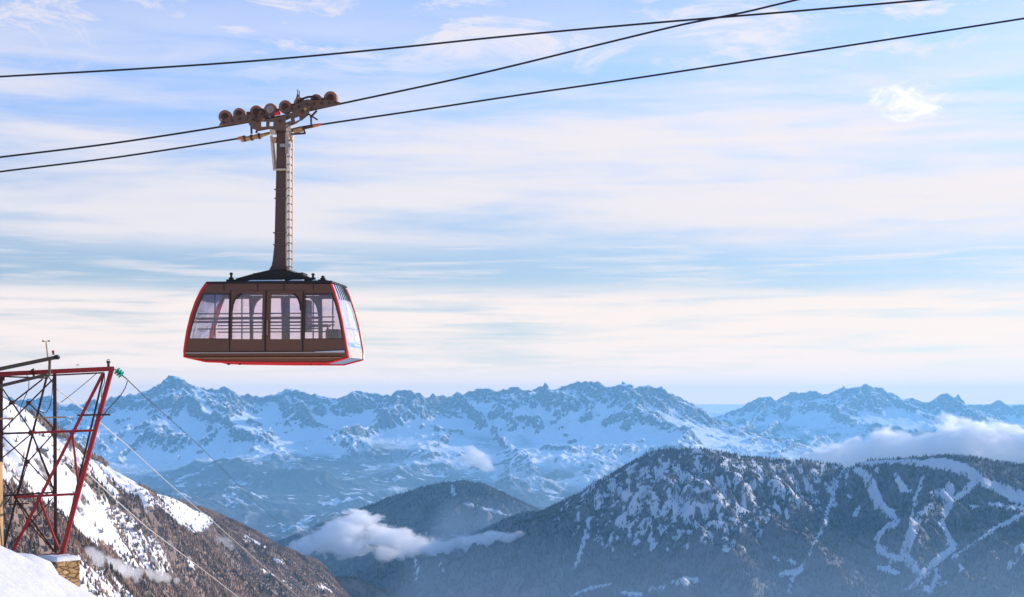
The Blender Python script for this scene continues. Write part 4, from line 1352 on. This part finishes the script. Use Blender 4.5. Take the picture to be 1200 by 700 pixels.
MB().box((L(328.5, 172, -0.2).x, -0.26, A_.z - 0.05), (L(341, 172, -0.2).x, -0.19, A_.z + 0.05)).box((L(335, 166, -0.2).x, -0.27, L(335, 180, -0.2).z), (L(339, 166, -0.2).x, -0.2, L(335, 164, -0.2).z)).build('bracket', m_alu, mast)
# side channel that catches the sun, and the ladder
ch = MB()
A_, B_ = L(337.2, 314, 0), L(337.6, 166, 0)
ch.beam((A_.x, -0.1, A_.z), (B_.x, -0.1, B_.z), 0.05, 0.12, up=(0, 1, 0))
ch.build('cable_duct', m_cream, mast)
ld = MB()
for dy in (-0.16, 0.16):
    ld.tube([(L(341.0, 316, 0).x, dy, L(341, 316, 0).z), (L(341.6, 158, 0).x, dy, L(341, 158, 0).z)], 0.018, 6)
ld.tube([(L(339.2, 316, 0).x, -0.16, L(341, 316, 0).z), (L(339.6, 158, 0).x, -0.16, L(341, 158, 0).z)], 0.015, 6)
ladder = ld.build('ladder', m_alu, cab)
rg = MB()
for k_ in range(17):
    p = L(340.3, 313 - 9.2 * k_, 0)
    rg.beam((p.x + 0.02, -0.17, p.z), (p.x + 0.02, 0.17, p.z), 0.03, 0.03)
    rg.beam((p.x - 0.05, -0.16, p.z), (p.x + 0.04, -0.16, p.z), 0.02, 0.03)
rg.build('rungs', m_dkbrown, ladder)
# struts to the left of the mast head
st = MB()
for (a, b_, y_) in (((317.8, 159), (321.4, 199.5), -0.12), ((320.6, 163), (323.6, 199.5), 0.12)):
    A_, B_ = L(*a, y_), L(*b_, y_)
    st.beam((A_.x, y_, A_.z), (B_.x, y_, B_.z), 0.06, 0.09, up=(0, 1, 0))
st.build('brace', m_cream, mast)
A_ = L(322.5, 165, 0)
MB().box((A_.x - 0.06, -0.2, A_.z - 0.08), (A_.x + 0.08, 0.0, A_.z + 0.08)).build('damper_block', m_ochre, mast)

# ------------------------------------------------------------------ carriage: eight wheels in bogies on the carrying rope
car = MB()
beam_o = [(290.3, 140.8), (292, 136.5), (302, 138.8), (314, 139.6), (328, 136.8), (341, 132.5), (350, 127.5), (357, 122.5), (364.5, 124.5), (361.5, 133), (355, 139), (347, 144.5),
          (338, 148.5), (333, 153), (325, 153), (316, 151), (303, 153.5), (296, 151), (291.6, 146)]
holes = [[(305.5, 142.5), (312, 142.5), (311.6, 148.6), (305.8, 148.6)], [(315.5, 142.8), (320.6, 142.8), (320, 148), (315.4, 148)],
         [(334.2, 141.2), (340.5, 138.2), (341, 141.6), (335, 143.8)], [(344.8, 138.4), (350.3, 136.2), (351, 140.4), (345.4, 143)]]
main_beam = MB()
for y_ in (-0.34, 0.28):
    main_beam.plate(N2(beam_o, y_), [N2(h_, y_) for h_ in holes], y_, y_ + 0.06)
main_beam = main_beam.build('main_beam', m_carr, cab)
for px_, py_ in ((301, 142), (309, 139.8), (328, 142), (337, 138), (354, 131), (358, 128), (296.5, 140.5)):
    p = L(px_, py_, -0.36)
    MB().disc((p.x, -0.35, p.z), (0, -1, 0), [(0, 0.05), (0.04, 0.05), (0.05, 0.02)], 10).build('pin', m_ochre if px_ in (358, 309) else m_hub, main_beam)
for nm_, pts_ in (('bogie_frame', [(257, 146.4), (258.5, 143.5), (265, 138.5), (273, 137.0), (284, 134), (296, 134.6), (309.5, 135.2), (322, 130.5), (323, 134), (310.5, 139), (300, 139.4), (289, 143.4), (272, 145.6)]),
                  ('bogie_frame', [(334, 127.5), (343, 124.6), (351.5, 120.4), (358, 117.0), (366, 117.6), (378, 117.2), (389, 117.4), (400.5, 120.6), (398, 122.4), (382, 125.6), (366, 128.4), (357, 128.5), (345, 131), (336, 131.5)])):
    b_ = MB()
    for y_ in (-0.22, 0.18):
        b_.plate(N2(pts_, y_), [], y_, y_ + 0.04)
    b_.build(nm_, m_carr, cab)
for px_, py_ in ((262, 143.6), (272, 141.4), (281, 140), (291, 138.6), (300, 136.6), (311, 136.4), (342, 127.6), (350, 125), (360, 122.4), (368, 121.8), (377, 121.2), (386, 120.8), (393, 120.8)):
    p = L(px_, py_, -0.22)
    MB().disc((p.x, -0.215, p.z), (0, -1, 0), [(0, 0.042), (0.03, 0.042), (0.045, 0.018)], 8).build('bolt', m_hub, cab)
for a, c_ in (((273, 137), (273, 141)), ((291, 131.4), (291, 136)), ((309, 129.6), (309, 135)), ((325, 128), (326, 134)), ((343, 122), (343.6, 127)), ((361, 117), (361, 122)), ((379.4, 115), (379.4, 120))):
    MB().beam(L(*a, -0.1), L(*c_, -0.1), 0.09, 0.12, up=(0, 1, 0)).build('spacer_block', m_hub, cab)
# rust red rope guards beneath the outer wheels
MB().beam(L(257.5, 147.6, 0), L(289, 143.2, 0), 0.16, 0.05).build('rope_guard', m_ochre, cab)
MB().beam(L(368, 127.8, 0), L(399, 121.4, 0), 0.16, 0.05).build('rope_guard', m_orange, cab)
MB().tube([L(301, 129.5, -0.3), L(309, 128.2, -0.3)], 0.03, 6).build('spacer_rod', m_gasket, cab)
MB().tube([L(352, 116.8, -0.3), L(361, 113.8, -0.3), L(370, 113.2, -0.3)], 0.035, 6).build('spacer_rod', m_gasket, cab)
wheels = [(264.4, 137.4, 7.9), (280.9, 134.4, 7.3), (300.8, 131.6, 7.5), (317.4, 129.2, 7.6), (334.8, 125.8, 7.8), (351.5, 121.6, 6.8), (371, 118.2, 7.2), (387.8, 115.6, 8.0)]
for i_, (px_, py_, r_) in enumerate(wheels):
    p = L(px_, py_, 0); rr = r_ * D0 / F
    w_o = MB().disc((p.x, 0, p.z), (0, 1, 0), [(-0.10, rr * 0.62), (-0.10, rr * 0.94), (-0.075, rr), (-0.03, rr * 0.93), (0.03, rr * 0.93), (0.075, rr), (0.10, rr * 0.94), (0.10, rr * 0.62)], 30).build('wheel', m_rustwheel, cab)
    MB().disc((p.x, 0, p.z), (0, 1, 0), [(-0.112, rr * 0.56), (-0.125, rr * 0.30), (-0.17, rr * 0.26), (-0.175, rr * 0.1), (0.175, rr * 0.1), (0.17, rr * 0.26), (0.125, rr * 0.30), (0.112, rr * 0.56)], 18).build('hub', m_hub if i_ not in (3,) else m_alu, w_o)
p = L(326, 133.6, -0.3)
MB().disc((p.x, -0.36, p.z), (1, 0, 0.15), [(-0.08, 0.04), (-0.07, 0.06), (0.07, 0.06), (0.08, 0.04)], 12).build('red_lamp', m_lightred, cab)
an = MB()
an.tube([L(348.4, 118, 0), L(348.6, 104.6, 0)], 0.014, 6).tube([L(351.2, 118, 0), L(350.6, 106.4, 0)], 0.02, 6).tube([L(345.6, 119, 0), L(349.2, 110, 0)], 0.014, 6)
an.box(L(347.6, 113.4, -0.04), L(351.4, 111.8, 0.04))
an.build('antenna', m_grey, cab)
# clamps on the hauling rope below the beam
hp = MB()
A_, B_, C_ = L(282.5, 164.2, -0.1), L(303, 159.8, -0.1), L(316, 156.6, -0.1)
hp.tube([A_, B_], 0.075, 10).tube([B_, C_], [0.07, 0.03], 10)
clamp = hp.build('rope_clamp', m_ochre, cab)
MB().tube([L(279, 162.6, -0.1), L(287, 160.6, -0.1)], 0.05, 10).build('grease_sleeve', m_orange, clamp)
for px_, py_ in ((287, 162.6), (295, 161.4), (304, 159.6)):
    p = L(px_, py_, -0.1)
    MB().disc(p, (1, 0, 0.22), [(-0.03, 0.10), (0.03, 0.10)], 12).build('clamp_ring', m_hub, clamp)
hp = MB().tube([L(342, 153, -0.1), L(352, 150.6, -0.1), L(368, 147.6, -0.1)], [0.06, 0.06, 0.05], 10).build('rope_clamp', m_hub, cab)
MB().tube([L(367, 147.8, -0.1), L(376.5, 145.8, -0.1)], [0.055, 0.035], 10).build('grease_sleeve', m_orange, hp)
MB().box(L(316, 156.8, -0.30), L(324.5, 150.6, -0.12)).build('bearing_block', m_cream, cab)
MB().box(L(335, 153.6, -0.34), L(342.8, 147.4, -0.12)).build('bearing_block', m_cream, cab)
MB().tube([L(344.5, 154, -0.2), L(354.5, 151.6, -0.2)], 0.075, 10).build('actuator', m_ochre, cab)
MB().tube([L(339.6, 153.4, -0.2), L(341.8, 165, -0.2)], 0.05, 8).build('damper_arm', m_ochre, cab)
for a, c_ in (((294.5, 147), (294.8, 157)), ((302, 152), (300, 156)), ((355.6, 150), (357.6, 157)), ((342, 157.4), (357.6, 156.4)), ((364.6, 138), (364.9, 147)), ((361, 133.5), (372, 140.6)), ((363.5, 138), (371.4, 129.8)), ((352, 141), (361, 134))):
    A_, B_ = L(*a, -0.2), L(*c_, -0.2)
    MB().beam(A_, B_, 0.05, 0.07, up=(0, 1, 0)).build('linkage', m_hub, cab)

# ------------------------------------------------------------------ ropes of the tramway
ax_dir = Mw.to_3x3() @ Vector((1, 0, 0))


def rope(name, label, pts, r, mat, d_at=lambda px: None, plane=0.0, group=None):
    """wire rope through photo pixels, lying in the cabin's vertical plane shifted by plane metres"""
    W = []
    for k_ in range(len(pts) - 1):
        for q in range(6):
            u = q / 6
            # Catmull-Rom between the traced points
            p0 = pts[max(k_ - 1, 0)]; p1 = pts[k_]; p2 = pts[k_ + 1]; p3 = pts[min(k_ + 2, len(pts) - 1)]
            c2 = [0.5 * (2 * p1[i] + (p2[i] - p0[i]) * u + (2 * p0[i] - 5 * p1[i] + 4 * p2[i] - p3[i]) * u * u + (3 * p1[i] - p0[i] - 3 * p2[i] + p3[i]) * u ** 3) for i in (0, 1)]
            W.append(Mw @ L(c2[0], c2[1], plane))
    W.append(Mw @ L(*pts[-1], plane))
    o = MB().tube(W, r, 8).build(name, mat, None, smooth_=True)
    return tag(o, label, 'cable', group)


rope('carrying_rope', 'thick black steel rope that the eight carriage wheels roll on',
     [(-500, 238), (-200, 209), (0, 184.4), (130, 168.4), (256, 149.2), (300, 141.6), (350, 132.4), (399, 121.8), (520, 96), (600, 77.5), (700, 53), (800, 29), (870, 15), (940, -1.5), (1200, -62), (1500, -135)], 0.031, m_rope)
rope('hauling_rope', 'dark steel rope clamped just beneath the carriage, lowest of the ropes crossing the sky',
     [(-500, 262), (-200, 228), (0, 201.4), (140, 184), (280, 162.4), (318, 155.4), (342, 152.6), (376, 146.2), (500, 128), (600, 112.8), (750, 91), (900, 68), (1050, 45), (1200, 21.8), (1500, -26)], 0.029, m_rope, plane=-0.1)
rope('carrying_rope', 'highest dark steel rope of the opposite track, passing above the carriage',
     [(-500, 119), (-200, 102), (0, 90), (150, 81.6), (300, 71.4), (450, 57.6), (600, 42), (750, 28.4), (850, 20), (900, 16), (1000, 7.4), (1090, -0.5), (1250, -15), (1500, -38)], 0.034, m_rope, plane=4.0)

# ------------------------------------------------------------------ steel trestle at the left edge
DT = 50.0
TB = 1.7       # depth between the front and rear frames
tw0 = at(72, 651, DT)
tow = empty('steel_tower', tw0)
tag(tow, 'red and brown lattice steel trestle standing on the stone block beside the snow', 'tower')
Ti = Matrix.Translation(tw0).inverted()


def T(px, py, dy=0.0):
    return Ti @ Vector(at(px, py, DT + dy))


def tb(px, py, dy=0.0):
    return Vector(at(px, py, DT + dy))


def members(name, mat, lst, kind='box', dy=0.0, parent=tow, up=(0, 1, 0)):
    for (a, c_, w) in lst:
        s_ = w * DT / F
        MB().beam(T(*a, dy), T(*c_, dy), s_, s_, up=up, kind=kind).build(name, mat, parent, bevel=0.0)


members('top_beam', m_towred, [((-40, 440.6), (133.2, 432.2), 5.2)], 'U')
members('leg', m_towred, [((130.6, 434), (72, 651), 4.6)])
members('leg', m_towred, [((121, 437), (14, 648), 3.0)], 'U', -0.14)
members('cross_beam', m_towred, [((38, 507.2), (110, 504.6), 2.8), ((20, 582.6), (91, 579), 2.8)], 'U', 0.02)
members('brace', m_towred, [((84.6, 507), (91.4, 566), 2.2), ((46, 584), (69, 644), 2.4)], 'box', 0.02)
members('foot_beam', m_towred, [((30, 653.6), (73, 649.4), 3.4)], 'U', -0.1)
members('leg', m_towbrown, [((64, 437), (65.2, 648), 3.4), ((1.2, 442), (1.2, 545), 3.4)], 'U', TB * 0.35)
members('leg', m_towbrown, [((55.8, 439), (5, 642), 2.6)], 'L', TB * 0.35 + 0.1)
br = [((3.4, 456), (37.7, 507), 1.5), ((2.3, 505), (34.3, 472.5), 1.5), ((34.3, 472.5), (61.7, 445), 1.5), ((2.3, 481.5), (15, 472), 1.5), ((15, 472), (50, 444.5), 1.6), ((15, 472), (37.5, 507), 1.4),
      ((34.3, 472.5), (64, 503), 1.5), ((2.3, 511), (33, 541), 1.5), ((33, 541), (62, 509), 1.4), ((2.3, 537), (37.7, 508), 1.4), ((37.7, 508), (64, 576.5), 2.0), ((37.7, 508), (60, 562), 1.3), ((33, 541), (22, 578), 1.3),
      ((33, 541), (64, 574), 1.4), ((4, 561), (35, 613), 1.3), ((18, 583), (64.4, 647), 2.2), ((9, 643), (35, 614), 1.3), ((35, 614), (62, 584), 1.3), ((35, 614), (62, 645), 1.3), ((0, 598), (26, 566), 1.2),
      ((56, 440), (64, 452), 1.3), ((61.7, 445), (64, 441), 1.2)]
for k_, q in enumerate(br):
    members('brace', m_towbrown, [q], 'L', TB * (0.42 if k_ % 2 else 0.62))
members('cross_beam', m_towbrown, [((-6, 508.6), (38, 507.2), 2.4), ((-6, 582), (66, 577), 2.0), ((10, 591.6), (34, 590), 1.4), ((-6, 441), (56, 443.4), 1.8)], 'U', TB * 0.3)
for px_, py_, s_ in ((15, 472, 5), (34.4, 472.5, 5), (37.7, 507, 5.6), (33.4, 541, 5.2), (2.6, 508, 5), (84.6, 506.6, 4.6), (35, 614.6, 4.8), (19.6, 582, 5.4), (45.8, 583, 4.0), (64.6, 577, 5), (64, 504, 4.6), (3, 443, 7)):
    h_ = s_ / 2 * DT / F
    c_ = T(px_, py_, TB * 0.35 if px_ not in (84.6, 45.8) else -0.06)
    MB().plate([(c_.x - h_, c_.z - h_), (c_.x + h_, c_.z - h_), (c_.x + h_, c_.z + h_), (c_.x - h_, c_.z + h_)], [], c_.y - 0.10, c_.y - 0.07).build('gusset_plate', m_towbrown if px_ not in (84.6, 45.8) else m_towred, tow)
# a second, rear frame gives the trestle its depth
members('leg', m_towbrown, [((122, 438), (74, 640), 2.4)], 'L', TB)
members('cross_beam', m_towbrown, [((60, 440), (122, 437), 1.8), ((64, 506), (104, 505), 1.4)], 'L', TB * 0.8)
for px_, py_ in ((121.5, 437.4), (129, 434), (105, 505), (84, 580), (64, 438)):
    MB().beam(T(px_, py_, 0.06), T(px_, py_, TB), 0.06, 0.06, kind='L').build('tie', m_towbrown, tow)
# little walkway boards
members('platform_board', m_wood, [((39, 489.6), (78, 489), 1.8), ((-6, 491), (18, 490.4), 1.8)], 'box', TB * 0.25)
members('platform_board', m_towbrown, [((90.8, 486.8), (129.4, 486), 2.2)], 'box', -0.15)
# head gear above the tower top
members('rail_beam', m_grey, [((-60, 445), (66.5, 418.8), 4.2)], 'I', -0.7, up=(0, 0, 1))
members('rail_beam', m_grey, [((-40, 462), (55.5, 439.2), 3.6)], 'I', -0.35, up=(0, 0, 1))
members('post', m_grey, [((58.4, 421), (57.8, 441), 2.6)], 'box', -0.5)
MB().disc(T(66.6, 418.8, -0.7), (0, 1, 0), [(-0.1, 0.06), (-0.1, 0.075), (0.1, 0.075), (0.1, 0.06)], 12).build('rail_stop', m_gasket, tow)
MB().tube([T(56.4, 423, -0.6), T(54, 401, -0.6)], 0.022, 6).tube([T(50.4, 400.6, -0.6), T(57.6, 399.6, -0.6)], 0.010, 5).build('wind_gauge', m_wood, tow)
for px_ in (50.4, 57.4):
    MB().disc(T(px_, 400, -0.6), (0, 0, 1), [(-0.02, 0.02), (0, 0.035), (0.03, 0.02)], 8).build('gauge_cup', m_gasket, tow)
MB().tube([T(62.6, 416, -0.6), T(62.2, 411, -0.6)], [0.03, 0.045], 8).build('warning_lamp', m_towred, tow)
MB().tube([T(127.2, 432, 0), T(127.0, 424.6, 0)], 0.045, 8).disc(T(127.0, 424.2, 0), (0, 0, 1), [(-0.03, 0.06), (0, 0.075), (0.03, 0.04)], 10).build('post_insulator', m_towbrown, tow)
ring = [T(127 + 2.0 * math.cos(a), 422.6 - 0.9 * math.sin(a), 0.03 * math.sin(a)) for a in np.linspace(0, 2 * math.pi, 13)]
MB().tube(ring, 0.012, 5).build('eye_ring', m_alu, tow)
MB().tube([T(36, 437.6, -0.1), T(37, 434, -0.1), T(40, 432.6, -0.1)], 0.03, 6).box(T(38.2, 436.4, -0.2), T(40.8, 441.6, 0)).build('junction_box', m_towbrown, tow)
MB().tube([T(91 + 1.4 * math.cos(a), 428.8 - 1.4 * math.sin(a), 0) for a in np.linspace(0, math.pi, 8)], 0.012, 5).build('lifting_eye', m_alu, tow)
# cables lying on the tower itself
dw = MB()


def sag(a, c_, s_, n_=14):
    a = Vector(a); c_ = Vector(c_)
    return [a + (c_ - a) * (k_ / n_) - Vector((0, 0, 4 * s_ * (k_ / n_) * (1 - k_ / n_))) for k_ in range(n_ + 1)]


for pts_ in ([(31, 439), (34, 446), (33.6, 456), (29, 466), (24.6, 476), (23.4, 488), (24, 492)], [(62, 446), (61, 462), (59, 476), (54, 484), (46, 482)], [(122.4, 437), (122.6, 448), (119.6, 456), (118.6, 466)]):
    dw.tube([T(x_, y_, -0.2) for x_, y_ in pts_], 0.014, 5)
dw.tube(sag(T(114, 437, 0), T(71, 472, 0.3), 0.02), 0.012, 5)
dw.build('cable_loop', m_darkwire, tow)
# insulator string
A_, B_ = T(134.2, 432.6, 0), T(148, 444, 0)
ins = MB().tube([A_, B_], 0.02, 6).build('insulator_string', m_darkwire, tow)
d_ = (B_ - A_).normalized()
for k_ in (0.22, 0.40, 0.58):
    c_ = A_ + (B_ - A_) * k_
    MB().disc(c_, d_, [(-0.035, 0.03), (-0.02, 0.125), (0.01, 0.13), (0.035, 0.05)], 16).build('insulator_disc', m_green, ins)

# tan timber post at the frame's left edge
wp = MB().plate([(p_.x, p_.z) for p_ in (tb(-6, 541), tb(5.6, 541), tb(6.6, 642), tb(-6, 646))], [], DT - 0.6, DT - 0.2).build('timber_post', m_wood, None, bevel=0.015)
tag(wp, 'broad tan timber post at the left edge beside the trestle', 'post')

# wires running off the tower down the valley
mx_ = hit_near(368, 646)


def wire(label, pts, r, mat, n_=40):
    """pts: (px, py, depth); depth interpolated in 1/D so that the line stays straight in space"""
    W = []
    P_ = [Vector(at(*q)) for q in pts]
    for a, c_ in zip(P_[:-1], P_[1:]):
        for k_ in range(n_):
            W.append(a + (c_ - a) * ((k_ / n_) ** 1.0))
    W.append(P_[-1])
    rr = [r * (w.y / DT) ** 0.25 for w in W]
    o = MB().tube(W, r, 6).build('wire', mat, None, smooth_=True)
    return tag(o, label, 'wire')


wire('bright straight wire leaving the trestle at mid height above the dark ridge crest', [(64.5, 454, 50.8), (95, 478, 55), (118, 496, 60), (152, 525, 69), (187, 557, 80), (230, 595, 97), (247, 609, 105), (300, 656, 140), (349, 699, 185), (400, 745, 250)], 0.022, m_wire)
wire('lowest bright wire slanting past the foot of the dark wood', [(60, 521, 50.4), (103, 555, 56), (140, 590, 64), (173, 619, 72), (230, 662, 90), (278, 699, 112), (340, 752, 150)], 0.022, m_wire)
wire('thin faint wire from the green insulator down towards the valley cloud', [(148, 444, 50), (172, 467, 58), (200, 492, 70), (232, 521, 90), (250, 539, 105), (282, 571, 145), (317, 604, 220), (345, 628, 330), (368, 648, 520)], 0.017, m_darkwire)
o = MB().tube([tb(*q, -0.2) for q in [(149.6, 446.6), (146.6, 455), (141, 464), (134, 472), (126, 480), (120, 489), (116.4, 493.4)]], 0.016, 5).build('jumper_wire', m_darkwire, None, smooth_=True)
tag(o, 'slack dark jumper wire curving from the insulator back to the red leg', 'wire')

# ------------------------------------------------------------------ stone block under the tower
m_stone, t, b = new_mat('golden_rubble_masonry')
P = t.node('ShaderNodeTexCoord').outputs['Object']
wv = t.node('ShaderNodeVectorMath', operation='ADD')
nn = t.node('ShaderNodeTexNoise'); t.put(nn.inputs['Vector'], P); nn.inputs['Scale'].default_value = 4.0
t.put(wv.inputs[0], P)
sc_ = t.node('ShaderNodeVectorMath', operation='SCALE'); t.put(sc_.inputs[0], nn.outputs['Color']); sc_.inputs['Scale'].default_value = 0.14
t.put(wv.inputs[1], sc_.outputs[0])
vo = t.node('ShaderNodeTexVoronoi', feature='DISTANCE_TO_EDGE'); t.put(vo.inputs['Vector'], t.mapping(wv.outputs[0], scale=(1.0, 1.0, 2.3))); vo.inputs['Scale'].default_value = 3.1
vc = t.node('ShaderNodeTexVoronoi'); t.put(vc.inputs['Vector'], t.mapping(wv.outputs[0], scale=(1.0, 1.0, 2.3))); vc.inputs['Scale'].default_value = 3.1
bw = t.node('ShaderNodeSeparateColor'); t.put(bw.inputs[0], vc.outputs['Color'])
c = t.mix(bw.outputs[0], (0.30, 0.17, 0.06), (0.56, 0.36, 0.15))
c = t.mix(t.ramp(t.noise(P, 9, 6, 0.7), 0.45, 0.7), c, (0.20, 0.12, 0.06))
c = t.mix(t.ramp(vo.outputs['Distance'], 0.0, 0.07, 1, 0), c, (0.07, 0.045, 0.03))
t.put(b.inputs['Base Color'], c); b.inputs['Roughness'].default_value = 0.9
bp = t.node('ShaderNodeBump'); bp.inputs['Strength'].default_value = 0.9; bp.inputs['Distance'].default_value = 0.05
t.put(bp.inputs['Height'], t.math('ADD', t.ramp(vo.outputs['Distance'], 0, 0.12), t.math('MULTIPLY', t.noise(P, 12, 6, 0.7), 0.4)))
t.l.new(bp.outputs[0], b.inputs['Normal'])
# corners in plan, from the photo: left, near, right, far
c_near = tb(66, 659, -1.0); c_right = tb(94, 656.8, -0.35); c_left = tb(38, 656, -0.1)
c_far = c_right + c_left - c_near
zb = -0.135 * DT - 1.6
block = MB().add([(p_.x, p_.y, zb) for p_ in (c_left, c_near, c_right, c_far)] + [(p_.x, p_.y, c_near.z) for p_ in (c_left, c_near, c_right, c_far)],
                 [(3, 2, 1, 0), (4, 5, 6, 7), (0, 1, 5, 4), (1, 2, 6, 5), (2, 3, 7, 6), (3, 0, 4, 7)]).build('stone_block', m_stone, None, bevel=0.03)
tag(block, 'golden rough stone masonry block carrying the foot of the trestle', 'foundation')
# snow lying on the block: a pillow of its own
bm = bmesh.new()
G_ = 26
cs = [Vector((p_.x, p_.y, 0)) for p_ in (c_left, c_near, c_right, c_far)]
vs_ = []
for j in range(G_ + 1):
    for i in range(G_ + 1):
        u, v = i / G_, j / G_
        p_ = cs[0] * (1 - u) * (1 - v) + cs[1] * u * (1 - v) + cs[2] * u * v + cs[3] * (1 - u) * v
        e_ = min(u, 1 - u, v, 1 - v)
        hgt_ = 0.15 * (min(1, e_ / 0.10)) ** 0.45 + 0.03 * float(fbm(np.array([p_.x]), np.array([p_.y]), 0.7, 3, 701)[0]) * min(1, e_ * 8)
        vs_.append(bm.verts.new((p_.x, p_.y, c_near.z + 0.004 + max(0, hgt_))))
for j in range(G_):
    for i in range(G_):
        a = j * (G_ + 1) + i
        bm.faces.new((vs_[a], vs_[a + 1], vs_[a + G_ + 2], vs_[a + G_ + 1]))
r_ = bmesh.ops.extrude_face_region(bm, geom=list(bm.faces))
for v_ in [e for e in r_['geom'] if isinstance(e, bmesh.types.BMVert)]:
    v_.co.z = c_near.z + 0.003
bmesh.ops.recalc_face_normals(bm, faces=bm.faces)
me = bpy.data.meshes.new('snow_cap'); bm.to_mesh(me); bm.free(); me.materials.append(sm)
me.polygons.foreach_set('use_smooth', [True] * len(me.polygons))
o = link('snow_cap', me)
tag(o, 'pillow of white snow lying on top of the stone block', 'snow')


# ------------------------------------------------------------------ haze
hm = bpy.data.materials.new('haze')
hm.use_nodes = True
ht = NT(hm.node_tree)
ht.n.remove(ht.n['Principled BSDF'])
pv_ = ht.node('ShaderNodeVolumePrincipled')
pv_.inputs['Color'].default_value = (0.27, 0.66, 1.0, 1)
pv_.inputs['Density'].default_value = 2.9e-5
pv_.inputs['Anisotropy'].default_value = 0.2
ht.l.new(pv_.outputs[0], ht.n['Material Output'].inputs['Volume'])
x0, x1, y0_, y1, z0, z1 = -39500, 39500, -3500, 39300, FLOOR - 120, 415
V = [(x, y, z) for z in (z0, z1) for y in (y0_, y1) for x in (x0, x1)]
hz = link('haze', mesh_from('haze', V, [(0, 2, 3, 1), (4, 5, 7, 6), (0, 1, 5, 4), (2, 6, 7, 3), (0, 4, 6, 2), (1, 3, 7, 5)], [hm]))
hz['kind'] = 'stuff'
# thicker air lying in the valleys below the mid slopes
mm_ = bpy.data.materials.new('valley_mist'); mm_.use_nodes = True
ht = NT(mm_.node_tree); ht.n.remove(ht.n['Principled BSDF'])
pv_ = ht.node('ShaderNodeVolumePrincipled')
pv_.inputs['Color'].default_value = (0.50, 0.74, 1.0, 1)
pv_.inputs['Density'].default_value = 2.8e-5
pv_.inputs['Anisotropy'].default_value = 0.2
ht.l.new(pv_.outputs[0], ht.n['Material Output'].inputs['Volume'])
x0, x1, y0_, y1, z0, z1 = -16000, 20000, 3300, 36500, FLOOR - 100, -560
V = [(x, y, z) for z in (z0, z1) for y in (y0_, y1) for x in (x0, x1)]
vm = link('valley_mist', mesh_from('valley_mist', V, [(0, 2, 3, 1), (4, 5, 7, 6), (0, 1, 5, 4), (2, 6, 7, 3), (0, 4, 6, 2), (1, 3, 7, 5)], [mm_]))
tag(vm, 'pale blue mist filling the deep valleys between the ranges', 'mist', kind='stuff')
m2_ = mm_.copy()
m2_.node_tree.nodes['Principled Volume'].inputs['Density'].default_value = 1.3e-4
x0, x1, y0_, y1, z0, z1 = -330, 5200, 3350, 7600, FLOOR - 90, -455
V = [(x, y, z) for z in (z0, z1) for y in (y0_, y1) for x in (x0, x1)]
vm = link('valley_mist', mesh_from('valley_mist', V, [(0, 2, 3, 1), (4, 5, 7, 6), (0, 1, 5, 4), (2, 6, 7, 3), (0, 4, 6, 2), (1, 3, 7, 5)], [m2_]))
tag(vm, 'grey blue mist along the foot of the wooded ridge', 'mist', kind='stuff')
